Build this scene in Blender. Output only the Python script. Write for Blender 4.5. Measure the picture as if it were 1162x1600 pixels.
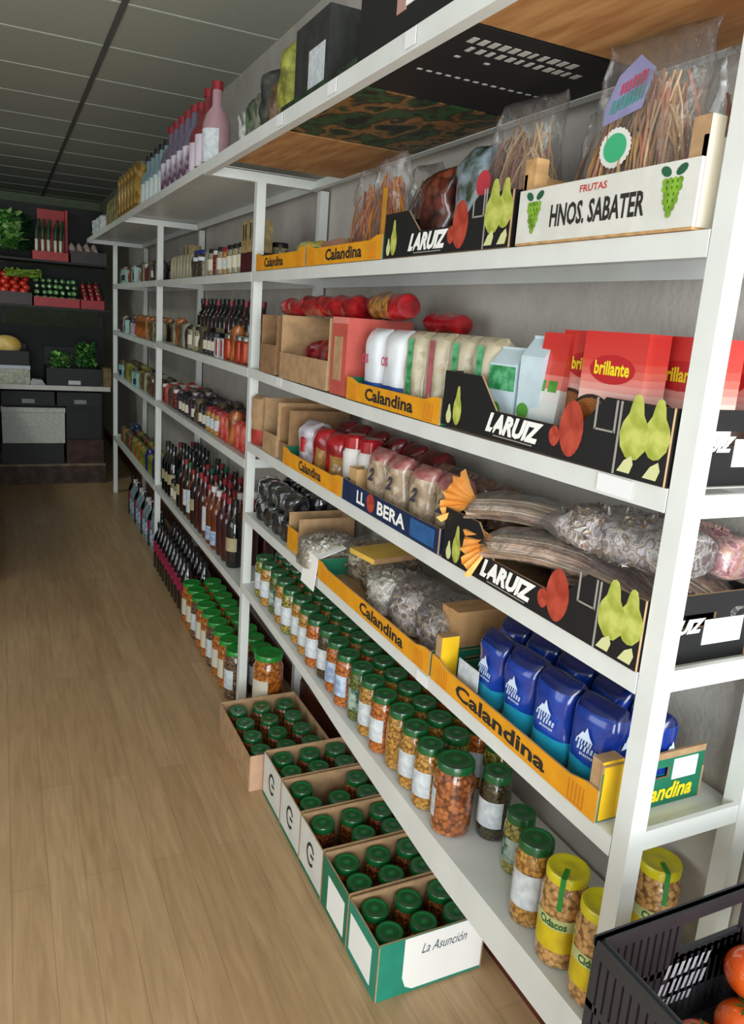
import bpy, math, random
from mathutils import Matrix, Vector, noise
random.seed(7)
for o in list(bpy.data.objects): bpy.data.objects.remove(o)
S = bpy.context.scene
COL = S.collection
PI = math.pi

# ------------------------------------------------------------------ camera
def basis(yaw, pitch, roll):
    cy, sy, cp, sp = math.cos(yaw), math.sin(yaw), math.cos(pitch), math.sin(pitch)
    f = Vector((sy*cp, cy*cp, -sp)); r = Vector((cy, -sy, 0)); u = r.cross(f)
    c, s = math.cos(roll), math.sin(roll)
    return f, c*r+s*u, -s*r+c*u
f_, r_, u_ = basis(.4573, .2241, .075)
cam = bpy.data.cameras.new('camera'); camo = bpy.data.objects.new('camera', cam); COL.objects.link(camo)
M = Matrix((r_, u_, -f_)).transposed().to_4x4(); M.translation = Vector((-.8414, -.7338, 1.6))
camo.matrix_world = M
cam.sensor_fit = 'VERTICAL'; cam.sensor_height = 24; cam.sensor_width = 24*1162/1600
cam.lens = 24*1194.85/1600; cam.shift_y = -22/1600; cam.clip_start = .02
S.camera = camo
# ------------------------------------------------------------------ light and exposure
S.view_settings.view_transform = 'Standard'; S.view_settings.look = 'None'
S.view_settings.gamma = 1; S.view_settings.use_curve_mapping = False
S.view_settings.exposure = 0.36
W = bpy.data.worlds.new('daylight'); S.world = W; W.use_nodes = True
W.node_tree.nodes['Background'].inputs[0].default_value = (.75, .88, 1, 1)
W.node_tree.nodes['Background'].inputs[1].default_value = 1.0
def area(name, loc, direction, sx, sy, power, col):
    l = bpy.data.lights.new(name, 'AREA'); l.shape = 'RECTANGLE'; l.size = sx; l.size_y = sy
    l.energy = power; l.color = col
    o = bpy.data.objects.new(name, l); COL.objects.link(o); o.location = loc
    o.rotation_euler = Vector(direction).to_track_quat('-Z', 'Y').to_euler()
    return o
area('shop_window_daylight', (-1.0, -2.42, 1.35), (0, 1, -.05), 2.4, 2.2, 128, (.93, .98, 1))
area('side_window_daylight', (-3.1, .6, 1.5), (1, .1, -.1), 2.6, 1.6, 18, (1, .98, .95))

area('far_fill_light', (-1.7, 5.3, 2.68), (.1, .35, -1), .3, 1.2, 19, (.86, 1, .9))  # added fill light, out of view, to brighten the produce display

# ------------------------------------------------------------------ helpers
def lin(h):
    h = h.lstrip('#'); o = []
    for i in (0, 2, 4):
        v = int(h[i:i+2], 16)/255
        o.append(v/12.92 if v <= .04045 else ((v+.055)/1.055)**2.4)
    return (*o, 1)
MATS = {}
def mat(h, rough=.5, metal=0, var=.12, scale=14, bump=0, coat=0, h2=None, kind='noise', stops=None, stretch=None, trans=0, alpha=1):
    key = (h, rough, metal, var, scale, bump, coat, h2, kind, str(stops), str(stretch), trans, alpha)
    if key in MATS: return MATS[key]
    m = bpy.data.materials.new(kind+'_'+h.strip('#')); m.use_nodes = True
    nt = m.node_tree; N = nt.nodes; L = nt.links; b = N['Principled BSDF']
    b.inputs['Roughness'].default_value = rough; b.inputs['Metallic'].default_value = metal
    if coat: b.inputs['Coat Weight'].default_value = coat; b.inputs['Coat Roughness'].default_value = .06
    tc = N.new('ShaderNodeTexCoord'); mp = N.new('ShaderNodeMapping'); L.new(tc.outputs['Object'], mp.inputs[0])
    if stretch: mp.inputs['Scale'].default_value = stretch
    c1 = lin(h); c2 = lin(h2) if h2 else tuple(min(1, x*(1-var*2.2)) for x in c1[:3])+(1,)
    if kind in ('noise', 'film'):
        t = N.new('ShaderNodeTexNoise'); t.inputs['Scale'].default_value = scale; t.inputs['Detail'].default_value = 4
        fac = t.outputs[0]; lo, hi = .38, .62
    elif kind == 'beans':
        t = N.new('ShaderNodeTexVoronoi'); t.inputs['Scale'].default_value = scale
        fac = t.outputs['Distance']; lo, hi = .25, .75
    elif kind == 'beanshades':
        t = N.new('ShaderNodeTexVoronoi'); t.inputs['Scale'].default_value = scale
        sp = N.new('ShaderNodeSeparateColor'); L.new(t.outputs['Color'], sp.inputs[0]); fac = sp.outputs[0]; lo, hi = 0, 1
    elif kind == 'wave':
        t = N.new('ShaderNodeTexWave'); t.inputs['Scale'].default_value = scale; t.inputs['Distortion'].default_value = 7
        t.inputs['Detail'].default_value = 3; fac = t.outputs[1]; lo, hi = .1, .9
    L.new(mp.outputs[0], t.inputs['Vector'])
    r = N.new('ShaderNodeValToRGB'); L.new(fac, r.inputs[0]); e = r.color_ramp.elements
    if kind == 'beanshades' or stops:
        st = stops or [h, h2 or h]
        e[0].position = lo; e[0].color = lin(st[0]); e[1].position = hi; e[1].color = lin(st[-1])
        for i, x in enumerate(st[1:-1]):
            q = e.new(lo+(hi-lo)*(i+1)/(len(st)-1)); q.color = lin(x)
    else:
        e[0].position = lo; e[0].color = c1; e[1].position = hi; e[1].color = c2
    L.new(r.outputs[0], b.inputs['Base Color'])
    if bump:
        bp = N.new('ShaderNodeBump'); bp.inputs['Strength'].default_value = bump; bp.inputs['Distance'].default_value = .003
        L.new(t.outputs[0], bp.inputs['Height']); L.new(bp.outputs[0], b.inputs['Normal'])
        if kind in ('beans', 'beanshades'): bp.invert = True
        if kind == 'beanshades':  # cell edges darkened: shade of the gaps between beans painted into the colour
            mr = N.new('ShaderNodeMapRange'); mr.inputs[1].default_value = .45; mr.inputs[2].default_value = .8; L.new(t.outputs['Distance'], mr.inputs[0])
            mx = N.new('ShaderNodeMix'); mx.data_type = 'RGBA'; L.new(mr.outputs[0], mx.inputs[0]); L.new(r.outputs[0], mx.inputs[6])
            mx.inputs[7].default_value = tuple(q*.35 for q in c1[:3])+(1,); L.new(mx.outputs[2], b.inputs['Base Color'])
    if trans: b.inputs['Transmission Weight'].default_value = trans
    if kind == 'film':   # thin clear wrapper: see-through with a glossy sheen
        tr = N.new('ShaderNodeBsdfTransparent'); gl = N.new('ShaderNodeBsdfGlossy'); gl.inputs['Roughness'].default_value = rough
        mx = N.new('ShaderNodeMixShader'); mx.inputs[0].default_value = alpha
        mx2 = N.new('ShaderNodeMixShader'); fr = N.new('ShaderNodeFresnel'); fr.inputs[0].default_value = 1.5
        L.new(b.outputs[0], mx.inputs[2]); L.new(tr.outputs[0], mx.inputs[1])
        ad = N.new('ShaderNodeMath'); ad.operation = 'MULTIPLY'; ad.inputs[1].default_value = .55; L.new(fr.outputs[0], ad.inputs[0])
        bp = N.new('ShaderNodeBump'); bp.inputs['Strength'].default_value = .8; bp.inputs['Distance'].default_value = .01
        L.new(t.outputs[0], bp.inputs['Height']); L.new(bp.outputs[0], gl.inputs['Normal']); L.new(bp.outputs[0], fr.inputs['Normal'])
        L.new(ad.outputs[0], mx2.inputs[0]); L.new(mx.outputs[0], mx2.inputs[1]); L.new(gl.outputs[0], mx2.inputs[2])
        L.new(mx2.outputs[0], N['Material Output'].inputs[0])
    MATS[key] = m
    return m

class MB:
    def __init__(s): s.v = []; s.f = []; s.m = []; s.mats = []
    def mi(s, m):
        if m not in s.mats: s.mats.append(m)
        return s.mats.index(m)
    def add(s, vs, fs, m):
        k = len(s.v); s.v += [tuple(v) for v in vs]; i = s.mi(m)
        for f in fs: s.f.append(tuple(k+a for a in f)); s.m.append(i)
        return s
    def box(s, x0, x1, y0, y1, z0, z1, m, ms=None):
        vs = [(x, y, z) for x in (x0, x1) for y in (y0, y1) for z in (z0, z1)]
        F = dict(l=(0, 1, 3, 2), r=(4, 6, 7, 5), n=(0, 4, 5, 1), f=(2, 3, 7, 6), b=(0, 2, 6, 4), t=(1, 5, 7, 3))
        k = len(s.v); s.v += vs
        for n, f in F.items():
            s.f.append(tuple(k+a for a in f)); s.m.append(s.mi((ms or {}).get(n, m)))
        return s
    def prism(s, poly, axis, a, b, m, mcap=None):
        # poly: list of 2D points in the plane across 'axis'
        def P(p, t):
            return {'x': (t, p[0], p[1]), 'y': (p[0], t, p[1]), 'z': (p[0], p[1], t)}[axis]
        n = len(poly); vs = [P(p, a) for p in poly]+[P(p, b) for p in poly]
        s.add(vs, [(i, (i+1) % n, n+(i+1) % n, n+i) for i in range(n)], m)
        k = len(s.v)-2*n; i = s.mi(mcap or m)
        s.f.append(tuple(k+j for j in range(n))[::-1]); s.m.append(i)
        s.f.append(tuple(k+n+j for j in range(n))); s.m.append(i)
        return s
    def lathe(s, prof, n, m, c=(0, 0, 0), a0=0, a1=2*PI, sx=1, sy=1, mf=None):
        full = abs(a1-a0-2*PI) < 1e-6; k = len(s.v); nn = n if full else n+1
        for (r, z) in prof:
            for j in range(nn):
                a = a0+(a1-a0)*j/n
                s.v.append((c[0]+r*math.cos(a)*sx, c[1]+r*math.sin(a)*sy, c[2]+z))
        for i in range(len(prof)-1):
            mm = s.mi(mf(i) if mf else m)
            for j in range(n):
                j2 = (j+1) % nn
                s.f.append((k+i*nn+j, k+i*nn+j2, k+(i+1)*nn+j2, k+(i+1)*nn+j)); s.m.append(mm)
        return s
    def tube(s, pts, r, n, m):
        k = len(s.v); q = len(pts)
        for i, p in enumerate(pts):
            p = Vector(p); d = (Vector(pts[min(i+1, q-1)])-Vector(pts[max(i-1, 0)])).normalized()
            u = d.orthogonal().normalized(); w = d.cross(u)
            rr = r[i] if isinstance(r, (list, tuple)) else r
            for j in range(n):
                a = 2*PI*j/n; s.v.append(tuple(p+rr*(math.cos(a)*u+math.sin(a)*w)))
        mm = s.mi(m)
        for i in range(q-1):
            for j in range(n):
                s.f.append((k+i*n+j, k+i*n+(j+1) % n, k+(i+1)*n+(j+1) % n, k+(i+1)*n+j)); s.m.append(mm)
        s.f.append(tuple(k+j for j in range(n))[::-1]); s.m.append(mm)
        s.f.append(tuple(k+(q-1)*n+j for j in range(n))); s.m.append(mm)
        return s
    def ball(s, c, r, m, nu=12, nv=8, sx=1, sy=1, sz=1):
        prof = [(r*math.sin(PI*i/nv), -r*math.cos(PI*i/nv)*sz) for i in range(nv+1)]
        return s.lathe(prof, nu, m, c, sx=sx, sy=sy)
    def mesh(s, name, smooth=None):
        me = bpy.data.meshes.new(name); me.from_pydata(s.v, [], s.f)
        for m in s.mats: me.materials.append(m)
        me.polygons.foreach_set('material_index', s.m)
        me.validate(); me.update()
        if smooth is not None:
            me.polygons.foreach_set('use_smooth', [True]*len(me.polygons)); me.set_sharp_from_angle(angle=math.radians(smooth))
        return me

def recalc(me):
    import bmesh
    b = bmesh.new(); b.from_mesh(me); bmesh.ops.remove_doubles(b, verts=b.verts, dist=1e-6)
    bmesh.ops.recalc_face_normals(b, faces=b.faces); b.to_mesh(me); b.free()
    return me

R_FRONT = Matrix(((0, 0, -1), (-1, 0, 0), (0, 1, 0)))     # faces the aisle (-x), reads toward -y
R_END = Matrix(((1, 0, 0), (0, 0, -1), (0, 1, 0)))        # faces -y, reads toward +x
R_DOWN = Matrix(((0, 1, 0), (1, 0, 0), (0, 0, -1)))       # faces down
I3 = Matrix.Identity(3)
def put(o, loc=(0, 0, 0), rot=None, sc=(1, 1, 1)):
    R = rot if rot is not None else I3
    m = (R @ Matrix.Diagonal(Vector(sc))).to_4x4(); m.translation = Vector(loc)
    o.matrix_basis = m
    return o
def P(name, me, loc=(0, 0, 0), rot=None, sc=(1, 1, 1), kids=(), label=None, stuff=False):
    return (name, me, loc, rot, sc, kids, label, stuff)
def make(spec, parent):
    name, me, loc, rot, sc, kids, label, stuff = spec
    o = bpy.data.objects.new(name, me); COL.objects.link(o); put(o, loc, rot, sc)
    if parent: o.parent = parent
    if label: o['label'] = label
    if stuff: o['kind'] = 'stuff'
    for k in kids: make(k, o)
    return o
USED = {}
def nest(specs):
    """printed pieces become sub-parts of the panel that carries them"""
    out = []; front = end = None; fk = []; ek = []
    for sp in specs:
        nm = sp[0]
        if nm in ('front_panel', 'front_board') and front is None: front = len(out); out.append(sp); continue
        if nm in ('end_panel', 'side_board') and end is None and tuple(sp[2]) == (0, 0, 0): end = len(out); out.append(sp); continue
        if front is not None and (nm.startswith('printed') or nm.startswith('white_')) and not sp[5]:
            if sp[3] is R_END or (nm == 'white_label' and end is not None): ek.append(sp)
            else: fk.append(sp)
            continue
        out.append(sp)
    for k, lst in ((front, fk), (end, ek)):
        if k is None: out += lst
        elif lst: out[k] = out[k][:5]+(tuple(lst),)+out[k][6:]
    return out
def thing(name, cat, specs, label, loc, rz=0, group=None, sc=1, tilt=None):
    specs = nest(specs)
    R = Matrix.Rotation(rz, 3, 'Z')
    if tilt: R = R @ Matrix.Rotation(tilt[1], 3, tilt[0])
    s3 = (sc, sc, sc) if not hasattr(sc, '__len__') else sc
    if len(specs) == 1 and specs[0][3] is None and not specs[0][5] and tuple(specs[0][2]) == (0, 0, 0):
        o = bpy.data.objects.new(name, specs[0][1]); COL.objects.link(o)
    else:
        o = bpy.data.objects.new(name, None); o.empty_display_size = .02; COL.objects.link(o)
        for s in specs: make(s, o)
    put(o, loc, R, s3)
    o['label'] = label; o['category'] = cat
    if group: o['group'] = group
    USED[label] = USED.get(label, 0)+1
    return o
def struct(name, mb, sm=None):
    o = bpy.data.objects.new(name, mb.mesh(name, sm)); COL.objects.link(o); o['kind'] = 'structure'
    return o
TX = {}
def text(s, m, bold=.02, shear=0, space=1.0):
    key = (s, m.name, bold, shear, space)
    if key in TX: return TX[key]
    c = bpy.data.curves.new('letters', 'FONT'); c.body = s; c.offset = bold; c.shear = shear; c.extrude = 0; c.resolution_u = 2
    c.space_character = space
    o = bpy.data.objects.new('letters', c); COL.objects.link(o)
    me = bpy.data.meshes.new_from_object(o.evaluated_get(bpy.context.evaluated_depsgraph_get()))
    bpy.data.objects.remove(o)
    xs = [v.co.x for v in me.vertices]; ys = [v.co.y for v in me.vertices]
    x0, x1, y0, y1 = min(xs), max(xs), min(ys), max(ys)
    for v in me.vertices: v.co = Vector(((v.co.x-x0)/(x1-x0)-.5, (v.co.y-y0)/(y1-y0)-.5, 0))
    me.materials.clear(); me.materials.append(m); TX[key] = me
    return me
def lettering(s, m, w, h, loc, rot, bold=.02, shear=0, name='printed_lettering', space=1.0, label=None):
    return P(name, text(s, m, bold, shear, space), loc, rot, (w, h, 1), label=label)
def disc(m, n=24):
    return MB().add([(math.cos(2*PI*i/n)/2, math.sin(2*PI*i/n)/2, 0) for i in range(n)], [tuple(range(n))], m)
def flat(pts, m, name='flat'):
    return MB().add([(x, y, 0) for x, y in pts], [tuple(range(len(pts)))], m).mesh(name)

def glyph_rows(rows, m, seed=1, slant=.35, fill=.62):
    """unit-square lettering too blurred to read in the photo: rows of small slanted strokes; rows = [(y0, y1, x0, x1, count)]"""
    rd = random.Random(seed); q = MB()
    for y0, y1, x0, x1, n in rows:
        st = (x1-x0)/n
        for i in range(n):
            a = x0+i*st-.5; w = st*fill*rd.uniform(.75, 1.15); lo = y0-.5+rd.uniform(0, .12)*(y1-y0); hi = y1-.5-rd.uniform(0, .12)*(y1-y0); k = slant*(hi-lo)*.4
            q.add([(a, lo, 0), (a+w, lo, 0), (a+w+k, hi, 0), (a+k, hi, 0)], [(0, 1, 2, 3)], m)
    return q.mesh('printed_lettering')
# ------------------------------------------------------------------ common materials
white_metal = mat('#d9dcd8', .42, 0, .03, 8)
kraft = mat('#b28f68', .85, 0, .10, 30)
kraft_dark = mat('#93704c', .88, 0, .10, 30)
orange_card = mat('#e29a12', .55, 0, .06, 20)
yellow_card = mat('#f2c21c', .5, 0, .05, 20)
green_card = mat('#167253', .55, 0, .06, 20)
teal_card = mat('#1f8a72', .5, 0, .06, 16)
black_card = mat('#0b0b0e', .6, 0, .1, 20)
navy_card = mat('#14294f', .5, 0, .1, 20)
white_card = mat('#d6d6cf', .6, 0, .04, 20)
print_black = mat('#22201c', .6, 0, 0)
print_white = mat('#f2f2ee', .6, 0, 0)
print_red = mat('#c23a33', .6, 0, .05)
print_yellow = mat('#e8d21e', .6, 0, .03)
print_grey = mat('#9a958e', .6, 0, .03)
pear_print = mat('#98a236', .55, 0, .2, 3, h2='#c3c766')
pear_cut = mat('#d9dba0', .55, 0, .1, 30)
apple_print = mat('#97301f', .5, 0, .2, 2.0, h2='#b84a36')
leaf_print = mat('#1d5a3a', .6, 0, .1)
grape_print = mat('#7fae2b', .6, 0, .2, 60)
lid_green = mat('#0b5a2a', .33, 0, .1, 20, coat=.5)
lid_green2 = mat('#1c7a41', .3, 0, .1, 20, coat=.5)
lid_bright = mat('#0f8a2c', .35, 0, .1, 20, coat=.3)
lid_yellow = mat('#dcd01a', .35, 0, .05, 20, coat=.4)
glass_edge = mat('#8c9a8a', .1, 0, .05, coat=.6)

# ------------------------------------------------------------------ room shell
XW = .285; XL = -3.25; YN = -2.5; YF = 9.6; ZC = 2.77
def floor_material():
    m = bpy.data.materials.new('oak_laminate'); m.use_nodes = True; nt = m.node_tree; N = nt.nodes; L = nt.links; b = N['Principled BSDF']
    tc = N.new('ShaderNodeTexCoord'); mp = N.new('ShaderNodeMapping'); mp.inputs['Rotation'].default_value = (0, 0, PI/2)
    L.new(tc.outputs['Object'], mp.inputs[0])
    br = N.new('ShaderNodeTexBrick'); br.inputs['Scale'].default_value = 1; br.inputs['Brick Width'].default_value = 1.28
    br.inputs['Row Height'].default_value = .096; br.inputs['Mortar Size'].default_value = .0012; br.inputs['Mortar Smooth'].default_value = .3
    br.inputs['Color1'].default_value = lin('#b99a74'); br.inputs['Color2'].default_value = lin('#ae8e68'); br.inputs['Mortar'].default_value = lin('#9a7e60')
    br.offset = .37; L.new(mp.outputs[0], br.inputs['Vector'])
    m2 = N.new('ShaderNodeMapping'); m2.inputs['Scale'].default_value = (11, .9, 1); L.new(tc.outputs['Object'], m2.inputs[0])
    n1 = N.new('ShaderNodeTexNoise'); n1.inputs['Scale'].default_value = 3.5; n1.inputs['Detail'].default_value = 8; n1.inputs['Distortion'].default_value = 1.2
    L.new(m2.outputs[0], n1.inputs['Vector'])
    rp = N.new('ShaderNodeValToRGB'); rp.color_ramp.elements[0].position = .3; rp.color_ramp.elements[0].color = (.66, .62, .56, 1)
    rp.color_ramp.elements[1].position = .68; rp.color_ramp.elements[1].color = (1.08, 1.06, 1.04, 1); L.new(n1.outputs[0], rp.inputs[0])
    mx = N.new('ShaderNodeMix'); mx.data_type = 'RGBA'; mx.blend_type = 'MULTIPLY'; mx.inputs[0].default_value = .6
    L.new(br.outputs['Color'], mx.inputs[6]); L.new(rp.outputs[0], mx.inputs[7]); L.new(mx.outputs[2], b.inputs['Base Color'])
    b.inputs['Roughness'].default_value = .38
    return m
def wall_material():
    m = mat('#b9b5ac', .9, 0, .06, 9, bump=0).copy(); m.name = 'stucco'; nt = m.node_tree; N = nt.nodes; L = nt.links
    n = N.new('ShaderNodeTexNoise'); n.inputs['Scale'].default_value = 70; n.inputs['Detail'].default_value = 5
    tc = N.new('ShaderNodeTexCoord'); L.new(tc.outputs['Object'], n.inputs['Vector'])
    bp = N.new('ShaderNodeBump'); bp.inputs['Strength'].default_value = .5; bp.inputs['Distance'].default_value = .004
    L.new(n.outputs[0], bp.inputs['Height']); L.new(bp.outputs[0], N['Principled BSDF'].inputs['Normal'])
    return m
stucco = wall_material()
struct('floor', MB().box(XL-.1, XW+.1, YN-.1, YF+.1, -.1, 0, floor_material()))
tile = mat('#a9ada1', .95, 0, .04, 90, bump=.2)
struct('ceiling', MB().box(XL-.1, XW+.1, YN-.1, YF+.1, ZC, ZC+.1, tile))
struct('wall_right', MB().box(XW, XW+.1, YN-.1, YF+.1, 0, ZC, stucco))
struct('wall_back', MB().box(XL-.1, XW, YF, YF+.1, 0, ZC, mat('#8d9a80', .9, 0, .05)))
mb = MB(); wx0, wx1, wz0, wz1 = -2.3, .25, .2, 2.5    # shop front wall with its big window opening
mb.box(XL-.1, wx0, YN-.1, YN, 0, ZC, stucco); mb.box(wx1, XW, YN-.1, YN, 0, ZC, stucco)
mb.box(wx0, wx1, YN-.1, YN, 0, wz0, stucco); mb.box(wx0, wx1, YN-.1, YN, wz1, ZC, stucco)
struct('wall_front', mb)
mb = MB()
for a, b_ in ((wx0, wx0+.05), (-1.05, -1.0), (wx1-.05, wx1)): mb.box(a, b_, YN-.08, YN-.02, wz0, wz1, white_metal)
mb.box(wx0, wx1, YN-.08, YN-.02, wz0, wz0+.05, white_metal); mb.box(wx0, wx1, YN-.08, YN-.02, wz1-.05, wz1, white_metal)
struct('window_1', mb)
mb = MB(); a, b_, c, d = -.8, 2.0, .7, 2.3            # left wall, with the side window
mb.box(XL-.1, XL, YN-.1, a, 0, ZC, stucco); mb.box(XL-.1, XL, b_, YF+.1, 0, ZC, stucco)
mb.box(XL-.1, XL, a, b_, 0, c, stucco); mb.box(XL-.1, XL, a, b_, d, ZC, stucco)
struct('wall_left', mb)
mb = MB()
for y in (a, (a+b_)/2-.02, b_-.04): mb.box(XL-.07, XL-.02, y, y+.04, c, d, white_metal)
mb.box(XL-.07, XL-.02, a, b_, c, c+.04, white_metal); mb.box(XL-.07, XL-.02, a, b_, d-.04, d, white_metal)
struct('window_2', mb)
struct('baseboard_right', MB().box(XW-.014, XW, YN, YF, 0, .09, mat('#5a2418', .45, 0, .15, 12)))
dark_tee = mat('#5c5e57', .8, 0, .05); light_tee = mat('#b6baae', .8, 0, .03)
mb = MB()
for x in (-.372, -1.572, -2.772): mb.box(x, x+.026, YN, YF, ZC-.004, ZC+.001, dark_tee)
struct('trim_1', mb)
mb = MB(); y = -1.99
while y < YF:
    mb.box(XL, XW, y, y+.02, ZC-.003, ZC+.001, light_tee); y += .6
struct('trim_2', mb)

# ------------------------------------------------------------------ white metal shelving
PW = .033; YP = (0, 2.09, 4.06, 6.07); XR = .243
post_part = []
DEF = {}      # shelf heights (top surface) by bay
DEF[0] = dict(A=1.752, B=1.403, C=1.122, D=.842); DEF[1] = dict(A=1.752, B=1.400, C=1.046, E=.515); DEF[2] = dict(A=1.755, B=1.386, C=1.035, E=.505)
def e_surf(y):    # the loaded bottom shelf of the first bay hangs a little low
    P_ = [(-.1, .49), (.3, .488), (.55, .488), (1.1, .50), (1.6, .525), (2.1, .548)]
    for (a, za), (b, zb) in zip(P_, P_[1:]):
        if y <= b: return za+(zb-za)*(y-a)/(b-a)
    return P_[-1][1]
ZT = 2.063
def posts(y):
    sp = []
    for x, tall in ((0, ZT), (XR, ZT)):
        m_ = MB(); m_.box(x, x+PW, y, y+PW, 0, tall if y > .01 else 2.063, white_metal)
        sp.append(P('post', m_.mesh('post')))
    return sp
zb_levels = {0: (.515, .842, 1.112, 1.378, 1.73), 1: (.53, 1.03, 1.385, 1.735), 2: (.51, 1.02, 1.375, 1.735), 3: (.49, 1.02, 1.375, 1.735)}
specs = []
for i, y in enumerate(YP):
    specs += posts(y)
    for z in zb_levels[i]:
        specs.append(P('cross_bar', MB().box(PW, XR, y+.003, y+.012, z-.012, z+.022, white_metal).mesh('cross_bar')))
    specs.append(P('top_bracket', MB().box(-.185, .235, y+.002, y+.03, ZT-(.002 if i else .034), ZT+(.03 if i else -.001), white_metal).mesh('top_bracket')))
def board(x0, x1, y0, y1, z, sag=0, apron=None, zs=None, lip=.035):
    m_ = MB(); n = 24; t = .002
    ys = [y0+(y1-y0)*i/n for i in range(n+1)]
    def zf(y):
        if zs: return zs(y)
        k = (y-y0)/(y1-y0); return z-sag*4*k*(1-k)
    v = []
    for y in ys:
        q = zf(y); la = apron(y) if apron else lip
        v += [(x0, y, q-la), (x0, y, q), (x1, y, q), (x1, y, q-lip), (x1-t, y, q-lip), (x1-t, y, q-t), (x0+t, y, q-t), (x0+t, y, q-la)]
    fs = []
    for i in range(n):
        for j in range(8):
            fs.append((i*8+j, i*8+(j+1) % 8, i*8+8+(j+1) % 8, i*8+8+j))
    fs.append(tuple(range(8))); fs.append(tuple(n*8+j for j in range(8))[::-1])
    m_.add(v, fs, white_metal)
    return m_.mesh('shelf_board')
XB = .272
G_ = .002
for k, z in DEF[0].items(): specs.append(P('shelf_board', recalc(board(-.001, XB, PW+G_, YP[1]-G_, z, {'B': .0095, 'C': .002}.get(k, 0)))))
def apron(y): return .036 if y > 1.35 else (.085 if y < .5 else .036+.049*(1.35-y)/.85)
specs.append(P('shelf_board', recalc(board(-.001, XB, PW+G_, YP[1]-G_, 0, apron=apron, zs=e_surf))))
for b in (1, 2):
    for k, z in DEF[b].items(): specs.append(P('shelf_board', recalc(board(-.001, XB, YP[b]+PW+G_, YP[b+1]-G_, z))))
for b in (1, 2):
    specs.append(P('top_board', recalc(board(-.19, .23, YP[b]+PW+(-.03 if b == 1 else 0), YP[b+1]+(.0 if b == 1 else .12), ZT+.036))))
for xa, xb, fa, fb in ((-.19, -.187, -.19, -.165), (.227, .23, .205, .23)):
    specs.append(P('top_rail', MB().box(xa, xb, -.5, YP[1], ZT, ZT+.035, white_metal).box(fa, fb, -.5, YP[1], ZT-.002, ZT, white_metal).mesh('top_rail')))
shelving = thing('metal_shelving', 'shelving', specs, 'long white metal shelving run of three bays along the wall', (0, 0, 0))
tags = [(.05, 'B', .075, 1), (.1, 'C', .06, 0)]
tagm = mat('#e8e9ea', .4, 0, .02)
for i, (y, z, w) in enumerate([(.10, DEF[0]['B']-.018, .075), (.62, DEF[0]['D']-.02, .05), (1.72, DEF[0]['B']-.018, .05), (.9, ZT+.018, .05), (1.25, ZT+.018, .05), (.55, ZT+.018, .04)]):
    xx = -.192 if z > 2 else -.0022
    thing('price_strip', 'price label', [P('price_strip', MB().box(xx-.001, xx, y, y+w, z-.014, z+.014, tagm).mesh('price_strip'))],
          ['blank white price strip on the edge of the shelf holding the red rice boxes', 'small white price strip on the shelf edge under the blue bags', 'small white strip on the shelf edge under the open kraft carton',
           'white price strip on the top rail below the middle black crate', 'white price strip on the top rail nearest the first inner post', 'white price strip on the top rail, the nearest of the three up there'][i], (0, 0, 0))

# ------------------------------------------------------------------ cardboard trays and crates
def front_panel(L, prof, t, m, medge=kraft):
    pl = [(0, 0)]+[(L, 0)]+[(a, b) for a, b in prof[::-1]]
    return MB().prism(pl, 'x', 0, t, medge, m)
def hole_panel(Dp, h, t, m, hole=True):
    m_ = MB(); x0, x1 = t, Dp-t
    if not hole: return m_.box(x0, x1, 0, t, 0, h, kraft, dict(n=m, f=m))
    c = (x0+x1)/2; hw = .035; za, zb = h*.52, h*.72
    for a in ((x0, x1, 0, za), (x0, x1, zb, h), (x0, c-hw, za, zb), (c+hw, x1, za, zb)):
        m_.box(a[0], a[1], 0, t, a[2], a[3], kraft, dict(n=m, f=kraft))
    return m_
def tray(L, Dp, hc, hm, c, front, end, s=.04, inner=kraft):
    t = .004
    prof = [(0, hc), (c, hc), (c+s, hm), (L-c-s, hm), (L-c, hc), (L, hc)]
    fp = recalc(front_panel(L, prof, t, front).mesh('front_panel'))
    sp = [P('front_panel', fp), P('back_panel', fp, (Dp-t, 0, 0)),
          P('end_panel', hole_panel(Dp, hc, t, end).mesh('end_panel')),
          P('end_panel', hole_panel(Dp, hc, t, end).mesh('end_panel'), (0, L-t, 0)),
          P('base', MB().box(t, Dp-t, t, L-t, .001, .004, inner).mesh('base'))]
    return sp
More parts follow.
